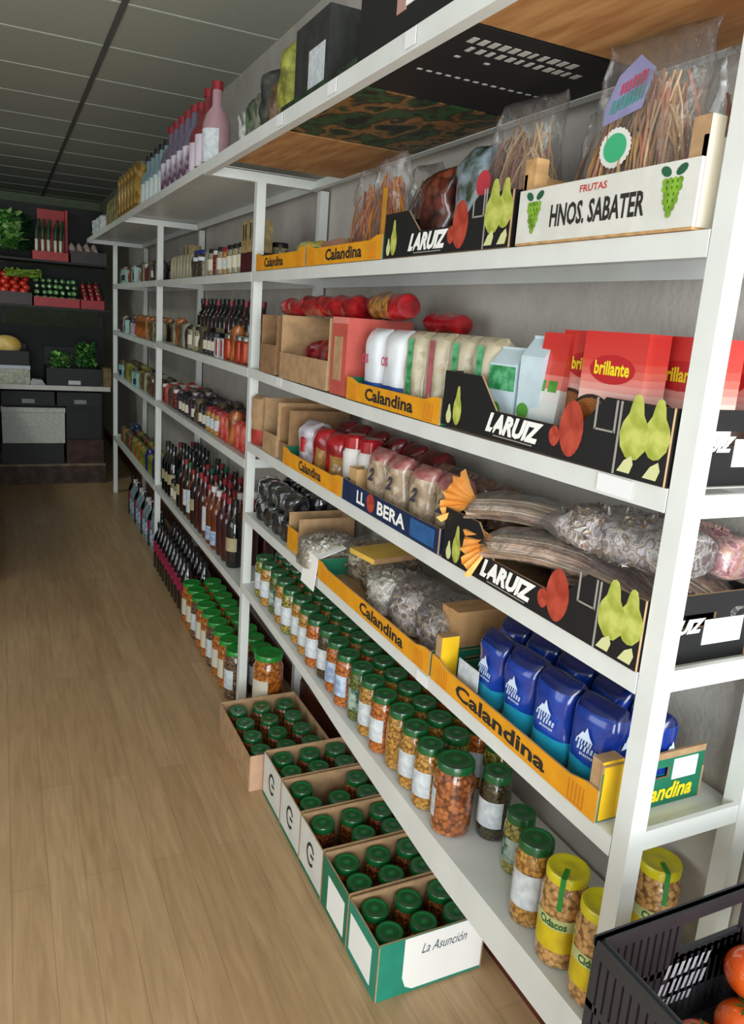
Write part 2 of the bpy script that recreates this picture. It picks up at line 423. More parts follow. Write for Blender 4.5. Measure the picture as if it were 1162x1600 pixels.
def calandina(L, Dp=.235, hc=.058, hm=.048, post=True, wd=.26, end=green_card, ty=None, corner=.105):
    sp = tray(L, Dp, hc, hm, .03, orange_card, end)
    if post: sp.append(P('corner_panel', MB().box(.006, .046, -.0022, -.0008, .004, .099, yellow_card).mesh('corner_panel'), label='bright yellow corner panel'))
    if post: sp[2] = P('end_panel', hole_panel(Dp, .10, .004, end).box(.004, Dp-.004, -.0006, 0, .088, .10, kraft).mesh('end_panel'))
    ty = L*.5 if ty is None else ty
    sp.append(lettering('Calandina', print_black, wd, hm*.66, (-.0006, ty, hm*.52), R_FRONT, .03))
    for e in (0, 1):
        st = MB()
        for i in range(5):
            y = .03+i*.009 if e == 0 else L-.03-i*.009
            st.box(-.0006, 0, y-.0016, y+.0016, .004, hm-.006, mat('#c97a08', .6, 0, .05))
        st.box(-.0005, 0, min(.03 if e == 0 else L-.066, 9), (.066 if e == 0 else L-.03), .004, .006, mat('#c97a08', .6, 0, .05))
        sp.append(P('printed_stripes', st.mesh('printed_stripes')))
    if post:
        for y in (.0, L-.03):
            sp.append(P('corner_post', MB().box(.006, .05, y+.004, y+.028, .004, corner, kraft, dict(n=yellow_card)).mesh('corner_post')))
        sp.append(lettering('Calandina', print_yellow, .145, .032, (Dp*.5+.022, -.0012, .026), R_END, .035, .25))
        sp.append(P('white_label', MB().box(Dp*.68, Dp*.68+.055, -.0012, 0, .046, .084, print_white).mesh('white_label'), label='white printed address label'))
    return sp
PEAR = [(.0, .5), (.06, .47), (.1, .36), (.13, .2), (.22, .05), (.26, -.12), (.22, -.32), (.1, -.47), (0, -.5), (-.1, -.47), (-.22, -.32), (-.26, -.12), (-.22, .05), (-.13, .2), (-.1, .36), (-.06, .47)]
pear_me = flat(PEAR, pear_print, 'printed_pear'); cut_me = flat(PEAR, pear_cut, 'printed_pear_half')
quarter_me = flat([(-.45, -.4), (.3, -.4), (.45, .1), (.3, .5), (-.1, .2)], pear_cut, 'printed_pear_slice')
apple_me = flat([(.9*math.cos(a)*(.5+.03*math.cos(2*a)), math.sin(a)*.55) for a in [2*PI*i/20 for i in range(20)]], apple_print, 'printed_apple')
def fruit_crate(L, Dp=.235, hc=.112, hm=.052, pears=True):
    sp = tray(L, Dp, hc, hm, L*.22, black_card, black_card, .06)
    # longer near corner where the fruit is printed
    sp.append(lettering('LARUIZ', print_white, .175, .038, (-.0006, L*.59, hm*.56), R_FRONT, .055, .4))
    sp.append(P('printed_underline', MB().box(-.0006, 0, L*.59-.06, L*.59+.06, hm*.1, hm*.1+.002, print_grey).mesh('printed_underline')))
    sp.append(P('printed_pear', pear_me, (-.0006, L*.905, .045), R_FRONT, (.062, .08, 1)))
    sp.append(P('printed_pear_half', cut_me, (-.0007, L*.955, .025), R_FRONT, (.04, .04, 1)))
    sp.append(P('printed_apple', apple_me, (-.0006, L*.335, .052), R_FRONT, (.062, .085, 1)))
    sp.append(P('printed_apple', apple_me, (-.0005, L*.40, .034), R_FRONT, (.03, .032, 1)))
    u = MB()
    for a, b, c, d in ((.245, .248, .06, .11), (.175, .178, .06, .11), (.178, .245, .06, .063), (.16, .163, 0, .11)):
        u.box(-.0006, 0, L*a*1.0, L*b+.002, c, d, print_grey)
    sp.append(P('printed_outline', u.mesh('printed_outline')))
    if pears:
        sp.append(P('printed_pear', pear_me, (-.0007, L*.11, .075), R_FRONT, (.115, .098, 1)))
        sp.append(P('printed_pear', pear_me, (-.0006, L*.04, .078), R_FRONT, (.10, .088, 1)))
        sp.append(P('printed_pear_slice', quarter_me, (-.0008, L*.125, .018), R_FRONT, (.035, .03, 1)))
        sp.append(P('printed_pear_slice', quarter_me, (-.0008, L*.04, .018), R_FRONT, (.035, .03, 1)))
    sp.append(lettering('LARUIZ', print_white, .11, .024, (.075, -.0012, hc*.55), R_END, .05, .35))
    sp.append(P('white_label', MB().box(.13, .215, -.0012, 0, hc*.25, hc*.62, print_white).mesh('white_label'), label='white printed label'))
    return sp
cx = -.006
Z = DEF[0]
thing('fruit_crate', 'cardboard crate', fruit_crate(.62), 'black fruit crate printed with pears, holding red rice boxes and pale milk cartons', (cx, .04, Z['B']+.001))
thing('fruit_crate', 'cardboard crate', fruit_crate(.57), 'black fruit crate with printed apple, full of dried herb bags with orange tags', (cx, .036, Z['C']+.001))
thing('fruit_crate', 'cardboard crate', fruit_crate(.515, hc=.1), 'black fruit crate on the second shelf down beside the white grape box', (cx, .485, Z['A']+.001))
thing('cardboard_tray', 'cardboard tray', calandina(.50, post=False), 'orange lettered tray on the shelf of red net bags, holding white and green rice bags', (cx, .67, Z['B']+.001-.006))
thing('cardboard_tray', 'cardboard tray', calandina(.50, wd=.19, post=False), 'orange lettered tray holding red bags, next to the navy tray', (cx, 1.16, Z['C']+.001))
thing('cardboard_tray', 'cardboard tray', calandina(.535, wd=.30, ty=.28), 'orange lettered tray with green end, packed with blue bags', (cx, .07, Z['D']+.001))
thing('cardboard_tray', 'cardboard tray', calandina(.68, wd=.25, ty=.25, post=False), 'long orange lettered tray of clear bags of dried mushrooms', (cx, .615, Z['D']+.001))
thing('cardboard_tray', 'cardboard tray', calandina(.52, wd=.25, ty=.24, post=False), 'orange lettered tray on the second shelf down, beside the black crate', (cx, 1.015, Z['A']+.001))
thing('cardboard_tray', 'cardboard tray', calandina(.50, wd=.2, ty=.3, post=False), 'orange lettered tray on the second shelf down against the first inner post', (cx, 1.55, Z['A']+.001))
# navy tray
sp = tray(.525, .235, .058, .056, .03, navy_card, navy_card)
sp += [lettering('LL', print_white, .05, .034, (-.0006, .405, .029), R_FRONT, .03), P('printed_orange', apple_me, (-.0006, .345, .03), R_FRONT, (.05, .045, 1), label='printed orange fruit in the lettering'),
       lettering('BERA', print_white, .15, .034, (-.0006, .23, .029), R_FRONT, .03),
       P('printed_panel', MB().box(-.0006, 0, .02, .13, .008, .05, mat('#2a5f9a', .5, 0, .1, 40)).mesh('printed_panel'))]
thing('cardboard_tray', 'cardboard tray', sp, 'navy blue lettered tray with an orange printed on it', (cx, .625, Z['C']+.001))
# white grape box
L, Dp = .40, .235
wood = mat('#c79d68', .7, 0, .15, 6, stretch=(1, 8, 8), kind='noise')
sp = [P('front_board', MB().box(0, .006, 0, L, .004, .092, white_card).mesh('front_board')), P('back_board', MB().box(Dp-.006, Dp, 0, L, .004, .092, white_card).mesh('back_board')),
      P('side_board', MB().box(.006, Dp-.006, 0, .008, .004, .12, wood, dict(n=white_card)).mesh('side_board')), P('side_board', MB().box(.006, Dp-.006, L-.008, L, .004, .12, wood).mesh('side_board')),
      P('corner_block', MB().box(.006, .032, -.001, .03, .004, .145, wood, dict(l=kraft, n=mat('#ece4d0', .6, 0, .03))).mesh('corner_block')),
      P('corner_block', MB().box(.006, .032, L-.03, L+.001, .004, .145, wood).mesh('corner_block')),
      P('base', MB().box(0, Dp, 0, L, 0, .004, wood).mesh('base')),
      lettering('HNOS. SABATER', print_black, .215, .036, (-.0006, L*.5, .043), R_FRONT, .028), lettering('FRUTAS', print_red, .062, .011, (-.0006, L*.52, .078), R_FRONT, .02)]
for ky in (.045, L-.045):
    gm = MB(); lm = MB()
    for row, cnt in enumerate((4, 4, 3, 3, 2, 1)):
        for j in range(cnt):
            yy = ky+(j-(cnt-1)/2)*.009; zz = .066-row*.0085
            gm.add([(-.0006-.0001*row, yy+.0055*math.cos(2*PI*i/10), zz+.0055*math.sin(2*PI*i/10)) for i in range(10)], [tuple(range(10))], grape_print)
    for s_ in (-1, 1):
        c0 = (ky+s_*.014, .08)
        lm.add([(-.0006, c0[0]+s_*.010*math.cos(a), c0[1]+.007*math.sin(a)+.003*math.cos(a)) for a in [2*PI*i/10 for i in range(10)]], [tuple(range(10))], leaf_print)
    sp += [P('printed_grapes', gm.mesh('printed_grapes')), P('printed_leaves', lm.mesh('printed_leaves'))]
thing('fruit_box', 'wooden fruit box', sp, 'white wooden fruit box printed with green grapes, holding pasta bags', (cx, .062, Z['A']+.001))

# ------------------------------------------------------------------ jars
def jar_spec(r, h, content, lid, label=None, lw=.62, lz=(.22, .62), seg=20, text_s=None, strip=False, ring=None):
    zt = h-.016
    prof = [(0, .001), (r*.8, 0), (r*.97, .004), (r, .012), (r, h*.74), (r*.97, h*.80), (r*.86, h*.86), (r*.84, zt)]
    body = MB().lathe(prof, seg, content).mesh('jar_body', 50)
    rl = r*.92
    lp = [(rl*.9, zt-.004), (rl, zt-.002), (rl, h-.003), (rl*.95, h), (rl*.80, h), (rl*.74, h-.0015), (rl*.3, h-.0015), (rl*.22, h-.0003), (0, h-.0003)]
    l2 = ring or lid
    lm_ = MB().lathe(lp, seg, lid, mf=lambda i: l2 if i in (4, 7) else lid).mesh('lid', 40)
    sp = [P('jar_body', body), P('lid', lm_)]
    if label:
        a = PI*lw; z0, z1 = h*lz[0], h*lz[1]
        q = MB().lathe([(r+.0006, z0), (r+.0006, z1)], 14, label, a0=PI+.35-a/2, a1=PI+.35+a/2)
        sp[0] = P('jar_body', body, kids=(P('paper_label', q.mesh('paper_label', 60)),))
    return sp
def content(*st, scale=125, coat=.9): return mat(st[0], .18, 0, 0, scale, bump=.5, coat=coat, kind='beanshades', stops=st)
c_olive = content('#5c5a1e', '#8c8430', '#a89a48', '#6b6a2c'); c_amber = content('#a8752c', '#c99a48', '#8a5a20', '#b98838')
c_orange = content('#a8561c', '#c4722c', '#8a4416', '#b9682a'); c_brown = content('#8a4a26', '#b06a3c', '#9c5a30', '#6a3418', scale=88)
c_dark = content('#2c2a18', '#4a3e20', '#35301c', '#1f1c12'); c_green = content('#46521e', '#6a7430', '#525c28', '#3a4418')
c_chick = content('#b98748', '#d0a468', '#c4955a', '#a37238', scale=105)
lab_white = mat('#ccd3d6', .5, 0, .06, 60, h2='#b4bcc2'); lab_cream = mat('#cfc9b4', .5, 0, .05); lab_green = mat('#1c4a38', .5, 0, .3, 50, h2='#9fb0a4')
lab_blue = mat('#b9c8da', .5, 0, .12, 50, h2='#7f93b5')
J = {}
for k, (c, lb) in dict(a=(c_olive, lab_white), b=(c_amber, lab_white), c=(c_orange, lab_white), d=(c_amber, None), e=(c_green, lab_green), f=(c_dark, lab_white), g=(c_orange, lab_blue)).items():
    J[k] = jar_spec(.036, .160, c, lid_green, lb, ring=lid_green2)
names = dict(a='green-lidded jar of olives', b='green-lidded jar of amber vegetables', c='green-lidded jar of orange vegetables', d='unlabelled green-lidded jar of yellow peppers', e='green-lidded jar with green label', f='green-lidded jar of dark contents', g='blue-labelled green-lidded jar')
def e_place(spec, name, cat, label, x, y, group=None, rz=0):
    return thing(name, cat, spec, label, (x, y, max(e_surf(y-.035), e_surf(y+.035))+.0013), rz, group)
ordn = ['nearest', 'second', 'third', 'fourth', 'fifth', 'sixth', 'seventh', 'eighth', 'ninth', 'tenth', 'eleventh', 'twelfth', 'thirteenth', 'fourteenth', 'fifteenth', 'sixteenth', 'seventeenth', 'eighteenth', 'nineteenth', 'twentieth',
        'twenty-first', 'twenty-second', 'twenty-third', 'twenty-fourth']
row = 'bbdcbeggfcbbabeba'
for i, k in enumerate(row):
    y = .645+i*.0815
    e_place(J[k], 'preserve_jar', 'jar', names[k]+', '+ordn[i]+' in front row beyond bean jar', .04+(i % 3)*.004, y, 'green-lidded jars in the front row of the low shelf', rz=random.uniform(-.25, .2))
for i in range(17):
    k = random.choice('abcdbg')
    e_place(J[k], 'preserve_jar', 'jar', names[k]+', '+ordn[i]+' in the low shelf middle row', .122, .665+i*.081, 'green-lidded jars in the second row of the low shelf', rz=random.uniform(-.4, .4))
for i in range(18):
    k = random.choice('abcd')
    e_place(J[k], 'preserve_jar', 'jar', names[k]+', '+ordn[i]+' in the low shelf wall row', .203, .6+i*.081, 'green-lidded jars in the wall row of the low shelf')
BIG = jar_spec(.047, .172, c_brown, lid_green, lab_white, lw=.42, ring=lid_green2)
e_place(BIG, 'preserve_jar', 'jar', 'large green-lidded jar full of round brown beans at the front of the low shelf', .052, .553, rz=-.95)
e_place(J['f'], 'preserve_jar', 'jar', 'green-lidded jar with grey-white label just behind the big jar of brown beans', .13, .50, rz=.2)
e_place(jar_spec(.033, .135, c_olive, lid_green, lab_green), 'preserve_jar', 'jar', 'short jar with a dark green label between the bean jar and the tall labelled jar', .115, .385, rz=.2)
e_place(jar_spec(.0375, .175, c_amber, lid_green, lab_white, lw=.6, lz=(.24, .66), ring=lid_green2), 'preserve_jar', 'jar', 'tall green-lidded jar with white label beside the yellow-lidded chickpea jars', .055, .262, rz=.25)
# chickpea jars with yellow lids
lab_y = mat('#d2bd1c', .45, 0, .1, 30, h2='#c2a514'); lab_y2 = mat('#c3cc8a', .5, 0, .1, 30); seal = mat('#1f8a36', .5, 0, .05)
def chick():
    r, h = .042, .185
    sp = jar_spec(r, h, c_chick, lid_yellow, seg=28)
    a0, a1 = PI+.35-1.15, PI+.35+1.15
    sp.append(P('paper_label', MB().lathe([(r+.0006, h*.2), (r+.0006, h*.44), (r+.0006, h*.56)], 18, lab_y, a0=a0, a1=a1, mf=lambda i: lab_y if i == 0 else lab_y2).mesh('paper_label', 60), label='yellow paper label with a pale green band'))
    t = text('Cidacos', print_green_d, .03)
    me = t.copy()
    for v in me.vertices:
        ang = PI+.35+v.co.x*1.25; zz = h*.5+v.co.y*.016
        v.co = Vector(((r+.0011)*math.cos(ang), (r+.0011)*math.sin(ang), zz))
    sp.append(P('printed_lettering', me))
    rl = r*.92; a = PI+.55
    pts = [(rl*.2, h+.0008), (rl+.001, h+.0008), (rl+.001, h-.018), (r*.98+.001, h*.78), (r+.0012, h*.66)]
    m_ = MB(); v = []
    for (q, z) in pts:
        for s_ in (-.0045, .0045):
            v.append((q*math.cos(a)-s_*math.sin(a), q*math.sin(a)+s_*math.cos(a), z))
    m_.add(v, [(2*i, 2*i+1, 2*i+3, 2*i+2) for i in range(len(pts)-1)], seal)
    sp.append(P('paper_seal', m_.mesh('paper_seal'), label='green paper seal strip over the lid'))
    return sp
print_green_d = mat('#1f5c2c', .5, 0, .05)
CH = chick()
e_place(CH, 'chickpea_jar', 'jar', 'yellow-lidded chickpea jar standing farther from the near post, beside the tall green-lidded jar', .05, .165, 'yellow-lidded chickpea jars', rz=.1)
e_place(CH, 'chickpea_jar', 'jar', 'yellow-lidded chickpea jar at the front edge right next to the near post', .05, .072, 'yellow-lidded chickpea jars', rz=.3)
e_place(CH, 'chickpea_jar', 'jar', 'yellow-lidded chickpea jar near the wall, seen between the two near posts', .228, .12, 'yellow-lidded chickpea jars', rz=.55)

# ------------------------------------------------------------------ boxes of jars on the floor
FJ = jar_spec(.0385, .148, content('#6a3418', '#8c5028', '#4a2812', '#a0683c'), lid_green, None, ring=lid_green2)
FJ0 = [P(n_, me, *rest) for n_, me, *rest in FJ]
def jar_box(L, D, h, side, end, inner=kraft, extras=()):
    t = .004
    return [P('side_panel', MB().box(0, t, 0, L, 0, h, inner, dict(l=side)).mesh('side_panel')), P('side_panel', MB().box(D-t, D, 0, L, 0, h, inner).mesh('side_panel')),
            P('end_panel', MB().box(t, D-t, 0, t, 0, h+.004, inner, dict(n=end)).mesh('end_panel')), P('end_panel', MB().box(t, D-t, L-t, L, 0, h+.004, inner).mesh('end_panel')),
            P('base', MB().box(t, D-t, t, L-t, .0, .003, inner).mesh('base'))]+list(extras)
def ring_me():
    m_ = MB(); n = 20; v = []
    for i in range(n-3):
        a = .5+2*PI*i/n
        v += [(.5*math.cos(a), .5*math.sin(a), 0), (.36*math.cos(a), .36*math.sin(a), 0)]
    return m_.add(v, [(2*i, 2*i+1, 2*i+3, 2*i+2) for i in range(n-4)], print_black).box(0, .42, -.06, .06, -.0001, 0, print_black).mesh('printed_ring')
RG = ring_me()
boxes = [(.598, .172, 'teal and white carton of six green-lidded jars, nearest on the floor'), (.779, .172, 'green and white carton of six green-lidded jars, second on the floor'),
         (.960, .172, 'white carton with a black ring mark, the nearest of the three such cartons'), (1.141, .172, 'white carton with a black ring mark, the middle one of three, with a jar missing'),
         (1.322, .172, 'white carton with a black ring mark, the farthest of three'), (1.515, .40, 'plain kraft carton of green-lidded jars, farthest on the floor beside the first inner post')]
XB0 = -.078
for bi, (y, L, lab) in enumerate(boxes):
    ex = []; h = .158 if bi < 5 else .13; x0 = XB0-(.0 if bi < 5 else .045)
    D = .305
    if bi == 0:
        side, end = teal_card, teal_card
        q = [(x_, z_) for x_, z_ in [(-.10, .072), (.129, .072), (.129, -.080), (-.07, -.080), (-.09, -.068), (-.10, -.04)]]
        ex = [P('white_panel', flat(q, print_white, 'white_panel'), (.171, -.0006, .088), R_END), P('white_panel', MB().box(-.0006, 0, .035, .16, .02, .125, print_white).mesh('white_panel')),
              lettering('La Asunción', mat('#44506a', .6, 0, 0), .13, .028, (.185, -.0012, .118), R_END, .0, .4, name='handwritten_lettering')]
    elif bi == 1:
        side, end = green_card, kraft
        ex = [P('white_panel', MB().box(-.0006, 0, .02, .13, .015, .12, print_white).mesh('white_panel'))]
    elif bi < 5:
        side, end = white_card, kraft
        ex = [P('printed_ring', RG, (-.0008, .085, .085), R_FRONT, (.06, .075, 1)), P('printed_stripe', MB().box(-.0006, 0, 0, L, 0, .012, green_card).mesh('printed_stripe'))]
    else: side, end = kraft, mat('#c9a184', .8, 0, .06, 20)
    thing('jar_carton', 'carton', jar_box(L, D, h, side, end, extras=ex), lab, (x0, y, .0005), group=None)
    place = ['nearest', 'second', 'third', 'fourth', 'fifth', 'farthest'][bi]
    n = 0
    if bi < 5:
        for r_i in range(2):
            for c_i in range(3):
                if bi == 3 and (r_i, c_i) in ((1, 1),): continue
                if bi == 2 and (r_i, c_i) == (0, 0): continue
                n += 1
                thing('preserve_jar', 'jar', FJ, 'green-lidded jar in %s floor carton, %s row, %s from aisle' % (place, ('near', 'far')[r_i], ('first', 'second', 'third')[c_i]),
                      (x0+.051+c_i*.096, y+.0445+r_i*.083, .005), 0, 'green-lidded jars in the floor cartons')
    else:
        for r_i in range(4):
            for c_i in range(3):
                thing('preserve_jar', 'jar', FJ, 'green-lidded jar in the kraft floor carton, %s row, %s place from the aisle' % (('nearest', 'second', 'third', 'farthest')[r_i], ('first', 'second', 'third')[c_i]),
                      (x0+.054+c_i*.094, y+.05+r_i*.096, .005), 0, 'green-lidded jars in the floor cartons', sc=(1, 1, .82))

# ------------------------------------------------------------------ soft packs
def pouch(w, d, h, mf, seed=0, nu=28, nv=16, lump=.006, fin=.22, top=.12, power=2.6, mats=None):
    """upright filled pack; front faces -x, width along y. mf(t, ang) returns a material"""
    m_ = MB(); v = []
    rnd = Vector((seed*3.1, seed*1.7, seed*.9))
    for i in range(nv+1):
        t = i/nv
        k = 1 if t < 1-fin else math.sqrt(max(0, 1-((t-(1-fin))/fin)**1.6))
        k = max(k, .04)
        kb = min(1, (t/.07)**.5) if t < .07 else 1
        for j in range(nu):
            a = 2*PI*j/nu; ca, sa = math.cos(a), math.sin(a)
            sx = math.copysign(abs(ca)**(2/power), ca); sy = math.copysign(abs(sa)**(2/power), sa)
            x = d/2*sx*k*(.80+.2*kb); y = w/2*sy*(1-(1-k)*top)*(.88+.12*kb)
            p = Vector((x, y, h*t)); n = noise.noise_vector((p*26)+rnd)*lump*min(1, t*6)
            if t > .99: n.z *= .4
            p += n
            v.append((p.x, p.y, max(0, p.z)))
    fs = []; k0 = []
    for i in range(nv):
        for j in range(nu):
            fs.append((i*nu+j, i*nu+(j+1) % nu, (i+1)*nu+(j+1) % nu, (i+1)*nu+j)); k0.append(mf((i+.5)/nv, 2*PI*(j+.5)/nu))
    fs.append(tuple(range(nu))[::-1]); k0.append(k0[0]); fs.append(tuple(nv*nu+j for j in range(nu))); k0.append(k0[-2])
    m_.v = v
    for f, m in zip(fs, k0): m_.f.append(f); m_.m.append(m_.mi(m))
    return m_
def pack(w, d, h, mf, seed=0, name='wrapper', **k):
    if not callable(mf): mm = mf; mf = lambda t, a: mm
    return pouch(w, d, h, mf, seed, **k).mesh(name, 60)
film = mat('#e2dedc', .14, 0, .1, 30, kind='film', alpha=.08)
film_grey = mat('#d8d2d0', .14, 0, .1, 34, kind='film', alpha=.06)
blue_foil = mat('#0f2f86', .22, 0, .15, 12, coat=.7, h2='#1a4bad')
blue_dark = mat('#0a1c5a', .25, 0, .15, 12, coat=.7)
cyan_foil = mat('#1d8fae', .25, 0, .1, 12, coat=.6)
peak = flat([(-.5, -.5), (-.2, .1), (-.1, 0), (.05, .5), (.25, -.1), (.5, -.5)], mat('#c9d8ee', .4, 0, 0), 'printed_peak')
blue_marks = glyph_rows([(.62, .95, .1, .75, 6), (.30, .66, .18, .95, 6), (.06, .22, .3, .9, 8)], mat('#b4c8e6', .4, 0, 0), 3)
def blue_pack(seed):
    return [P('wrapper', pack(.088, .066, .148, lambda t, a: cyan_foil if t < .32 else (blue_foil if t < .9 else blue_dark), seed, lump=.005)),
            P('printed_peak', peak, (-.0365, 0, .098), R_FRONT, (.03, .022, 1)),
            P('printed_lettering', blue_marks, (-.0365, -.002, .074), R_FRONT, (.05, .03, 1)),
            P('printed_peak', peak, (.0, -.0475, .098), R_END, (.022, .02, 1))]
ZD = Z['D']+.006
n = 0
for (x, y, s_, rz, lab) in [(.062, .150, 1.1, .15, 'blue foil bag with a white peak mark, nearest in the front of the tray'), (.058, .252, 1.1, .1, 'blue foil bag with a white peak mark, second in the front of the tray'),
        (.06, .352, 1.08, .05, 'blue foil bag with a white peak mark, third in the front of the tray'), (.062, .452, 1.05, .0, 'blue foil bag with a white peak mark, farthest in the front of the tray'),
        (.152, .125, 1.0, .0, 'blue foil bag in the back of the tray, nearest the rear post'), (.15, .215, 1.05, -.1, 'blue foil bag in the back of the tray, second from the rear post'),
        (.15, .315, 1.05, .1, 'blue foil bag in the back of the tray, third from the rear post'), (.152, .415, 1.05, .1, 'blue foil bag in the back of the tray, fourth from the rear post'),
        (.15, .515, 1.0, .1, 'blue foil bag in the back of the tray, deepest in the shelf')]:
    n += 1
    thing('foil_bag', 'bag', blue_pack(n), lab, (x, y, ZD), rz, 'blue foil bags in the tray', sc=s_)
thing('foil_bag', 'bag', blue_pack(12), 'small blue foil bag lying on top of the near blue bags behind the post', (.145, .17, ZD+.168), .4, None, sc=(.8, .8, .28))
thing('paper_label', 'label', [P('paper_label', MB().box(0, .002, 0, .075, 0, .045, lab_white).mesh('paper_label'))], 'white label card standing in the tray before the blue bags', (.015, .455, ZD+.03))

def crumbs(n, w, L, h, seed, cols, size):
    """loose dried pieces filling a pillow w (x) by L (y) by h (z), base at z=0"""
    rd = random.Random(seed); m_ = MB()
    for i in range(n):
        a = rd.uniform(0, 2*PI); ph = math.acos(rd.uniform(-1, 1)); q = rd.uniform(.80, 1.0)
        f = lambda v: math.copysign(abs(v)**.75, v)
        p = Vector((w/2*q*f(math.sin(ph)*math.cos(a)), L/2*q*f(math.sin(ph)*math.sin(a)), h/2+h/2*q*f(math.cos(ph))))
        e1 = Vector((rd.gauss(0, 1), rd.gauss(0, 1), rd.gauss(0, 1))).normalized(); e2 = e1.orthogonal().normalized(); e3 = e1.cross(e2)
        sz = size*rd.uniform(.6, 1.4)
        v = [p-e1*sz, p-e2*sz*.5+e3*sz*.25, p+e1*sz, p+e2*sz*.5+e3*sz*.25, p-e3*sz*.15]
        v = [Vector((t.x, t.y, max(.001, t.z))) for t in v]
        m_.add(v, [(0, 1, 4), (1, 2, 4), (2, 3, 4), (3, 0, 4)], rd.choice(cols))
    return m_.mesh('dried_pieces')
cr_grey = [mat(c, .6, 0, .15, 60) for c in ('#e0dcda', '#a08c78', '#b8a498', '#6c5c50', '#cbb8a0', '#a8a0b4', '#8c7050')]
cr_brown = [mat(c, .6, 0, .15, 60) for c in ('#b89c74', '#7c6448', '#d0bc98', '#94805c', '#5c4c38')]
cr_pink = [mat(c, .6, 0, .15, 60) for c in ('#c08088', '#dcb4b0', '#a05c68', '#c8a478', '#e0c8c0')]
cr_pale = [mat(c, .6, 0, .1, 60) for c in ('#dcd8cc', '#b8b4a4', '#efece4', '#a8a090')]
# dried mushroom bags in clear film lying on the long tray
c_mush = mat('#888888', .32, 0, 0, 34, bump=1.0, coat=.6, kind='noise', stops=('#4c443e', '#a8988a', '#d4c4ac', '#6c6468', '#c0b2a4', '#544a44', '#b8aca8'))
c_mush2 = mat('#888888', .32, 0, 0, 34, bump=1.0, coat=.6, kind='noise', stops=('#54442c', '#b09870', '#c8bc9c', '#6a5a44', '#a08c64'))
c_silver = mat('#888888', .32, 0, 0, 34, bump=1.0, coat=.6, kind='noise', stops=('#8c8880', '#e4e2de', '#b0a490', '#f0eeea', '#9c9890'))
def clear_bag(w, d, h, core, seed):
    cc = {id(c_mush): cr_grey, id(c_mush2): cr_brown, id(c_silver): cr_pale}.get(id(core), cr_pale)
    return [P('dried_pieces', crumbs(700, d*.94, w*.96, h*.96, seed, cc, .011), stuff=True), P('contents', pack(w*.93, d*.9, h*.9, core, seed, lump=.012, name='contents', fin=.35)), P('clear_wrapper', pack(w, d, h*1.06, film, seed+5, lump=.010, name='clear_wrapper', fin=.3))]
mb_ = [(.08, .71, .15, .17, .125, c_mush, 'bulging clear bag of dried mushrooms, nearest on the long orange tray'), (.075, .85, .15, .17, .12, c_mush, 'clear bag of dried mushrooms in the middle of the long orange tray'),
       (.075, .99, .15, .17, .11, c_silver, 'silvery clear bag on the far half of the long orange tray'), (.13, 1.14, .15, .17, .115, c_mush2, 'clear bag of brown dried mushrooms at the far end of the long orange tray')]
for i, (x, y, w, d, h, c, lab) in enumerate(mb_):
    thing('clear_bag', 'bag', clear_bag(w, d, h, c, i+20), lab, (x+.03, y, ZD), 0)
thing('clear_bag', 'bag', clear_bag(.16, .19, .10, mat('#a89a80', .3, 0, .2, 40, coat=.7, bump=.5), 31), 'pale flat clear bag above the hanging white paper', (.07, 1.40, Z['D']+.001), 0)
thing('clear_bag', 'bag', clear_bag(.13, .16, .11, c_mush2, 33), 'brown clear bag at the back behind the yellow carton', (.16, 1.28, Z['D']+.001), 0)
yel = mat('#d9b14c', .5, 0, .08)
thing('flat_carton', 'carton', [P('flat_carton', MB().box(-.10, .11, -.06, .06, 0, .014, yel, dict(n=kraft_dark)).mesh('flat_carton'))], 'flat yellow carton lying across the mushroom bags', (.12, 1.07, Z['D']+.135), .15)
thing('paper_sheet', 'paper', [P('paper_sheet', MB().prism([(-.001, 0), (.0, 0), (.012, .10), (.10, .13), (.10, .132), (.010, .102)], 'y', 0, .11, print_white).mesh('paper_sheet'))], 'white paper sheet hanging over the shelf edge', (-.014, 1.30, Z['D']-.045))
# kraft cartons on shelf D
def open_carton(dx, dy, h, m, inner=None, t=.003, low=None, ms=None):
    inner = inner or kraft_dark
    lf = low or h
    return [P('side_panel', MB().box(0, t, 0, dy, 0, lf, m, dict(l=(ms or {}).get('l', m))).mesh('side_panel')), P('side_panel', MB().box(dx-t, dx, 0, dy, 0, h, m).mesh('side_panel')),
            P('end_panel', MB().box(t, dx-t, 0, t, 0, h, m, dict(n=(ms or {}).get('n', m))).mesh('end_panel')), P('end_panel', MB().box(t, dx-t, dy-t, dy, 0, h, m).mesh('end_panel')),
            P('base', MB().box(t, dx-t, t, dy-t, 0, t, inner).mesh('base'))]
def closed_carton(dx, dy, h, m, ms=None, flap=True):
    sp = [P('body', MB().box(0, dx, 0, dy, 0, h, m, ms).mesh('body'))]
    if flap: sp.append(P('top_flap', MB().box(-.001, dx+.001, -.001, dy*.48, h, h+.003, m).mesh('top_flap')))
    return sp
thing('kraft_carton', 'carton', closed_carton(.15, .07, .135, mat('#b48a5a', .8, 0, .1, 20)), 'upright kraft carton with folded flap between the mushroom bags and the blue bags', (.06, .61+.006, ZD), .0)
thing('open_carton', 'carton', open_carton(.20, .10, .12, kraft, low=.075, ms=dict(l=orange_card)), 'open kraft carton with an orange front on the shelf under the red net bags', (.01, 1.52, Z['D']+.001))
dk = content('#16181a', '#2c3034', '#3e4240', '#101214', scale=40)
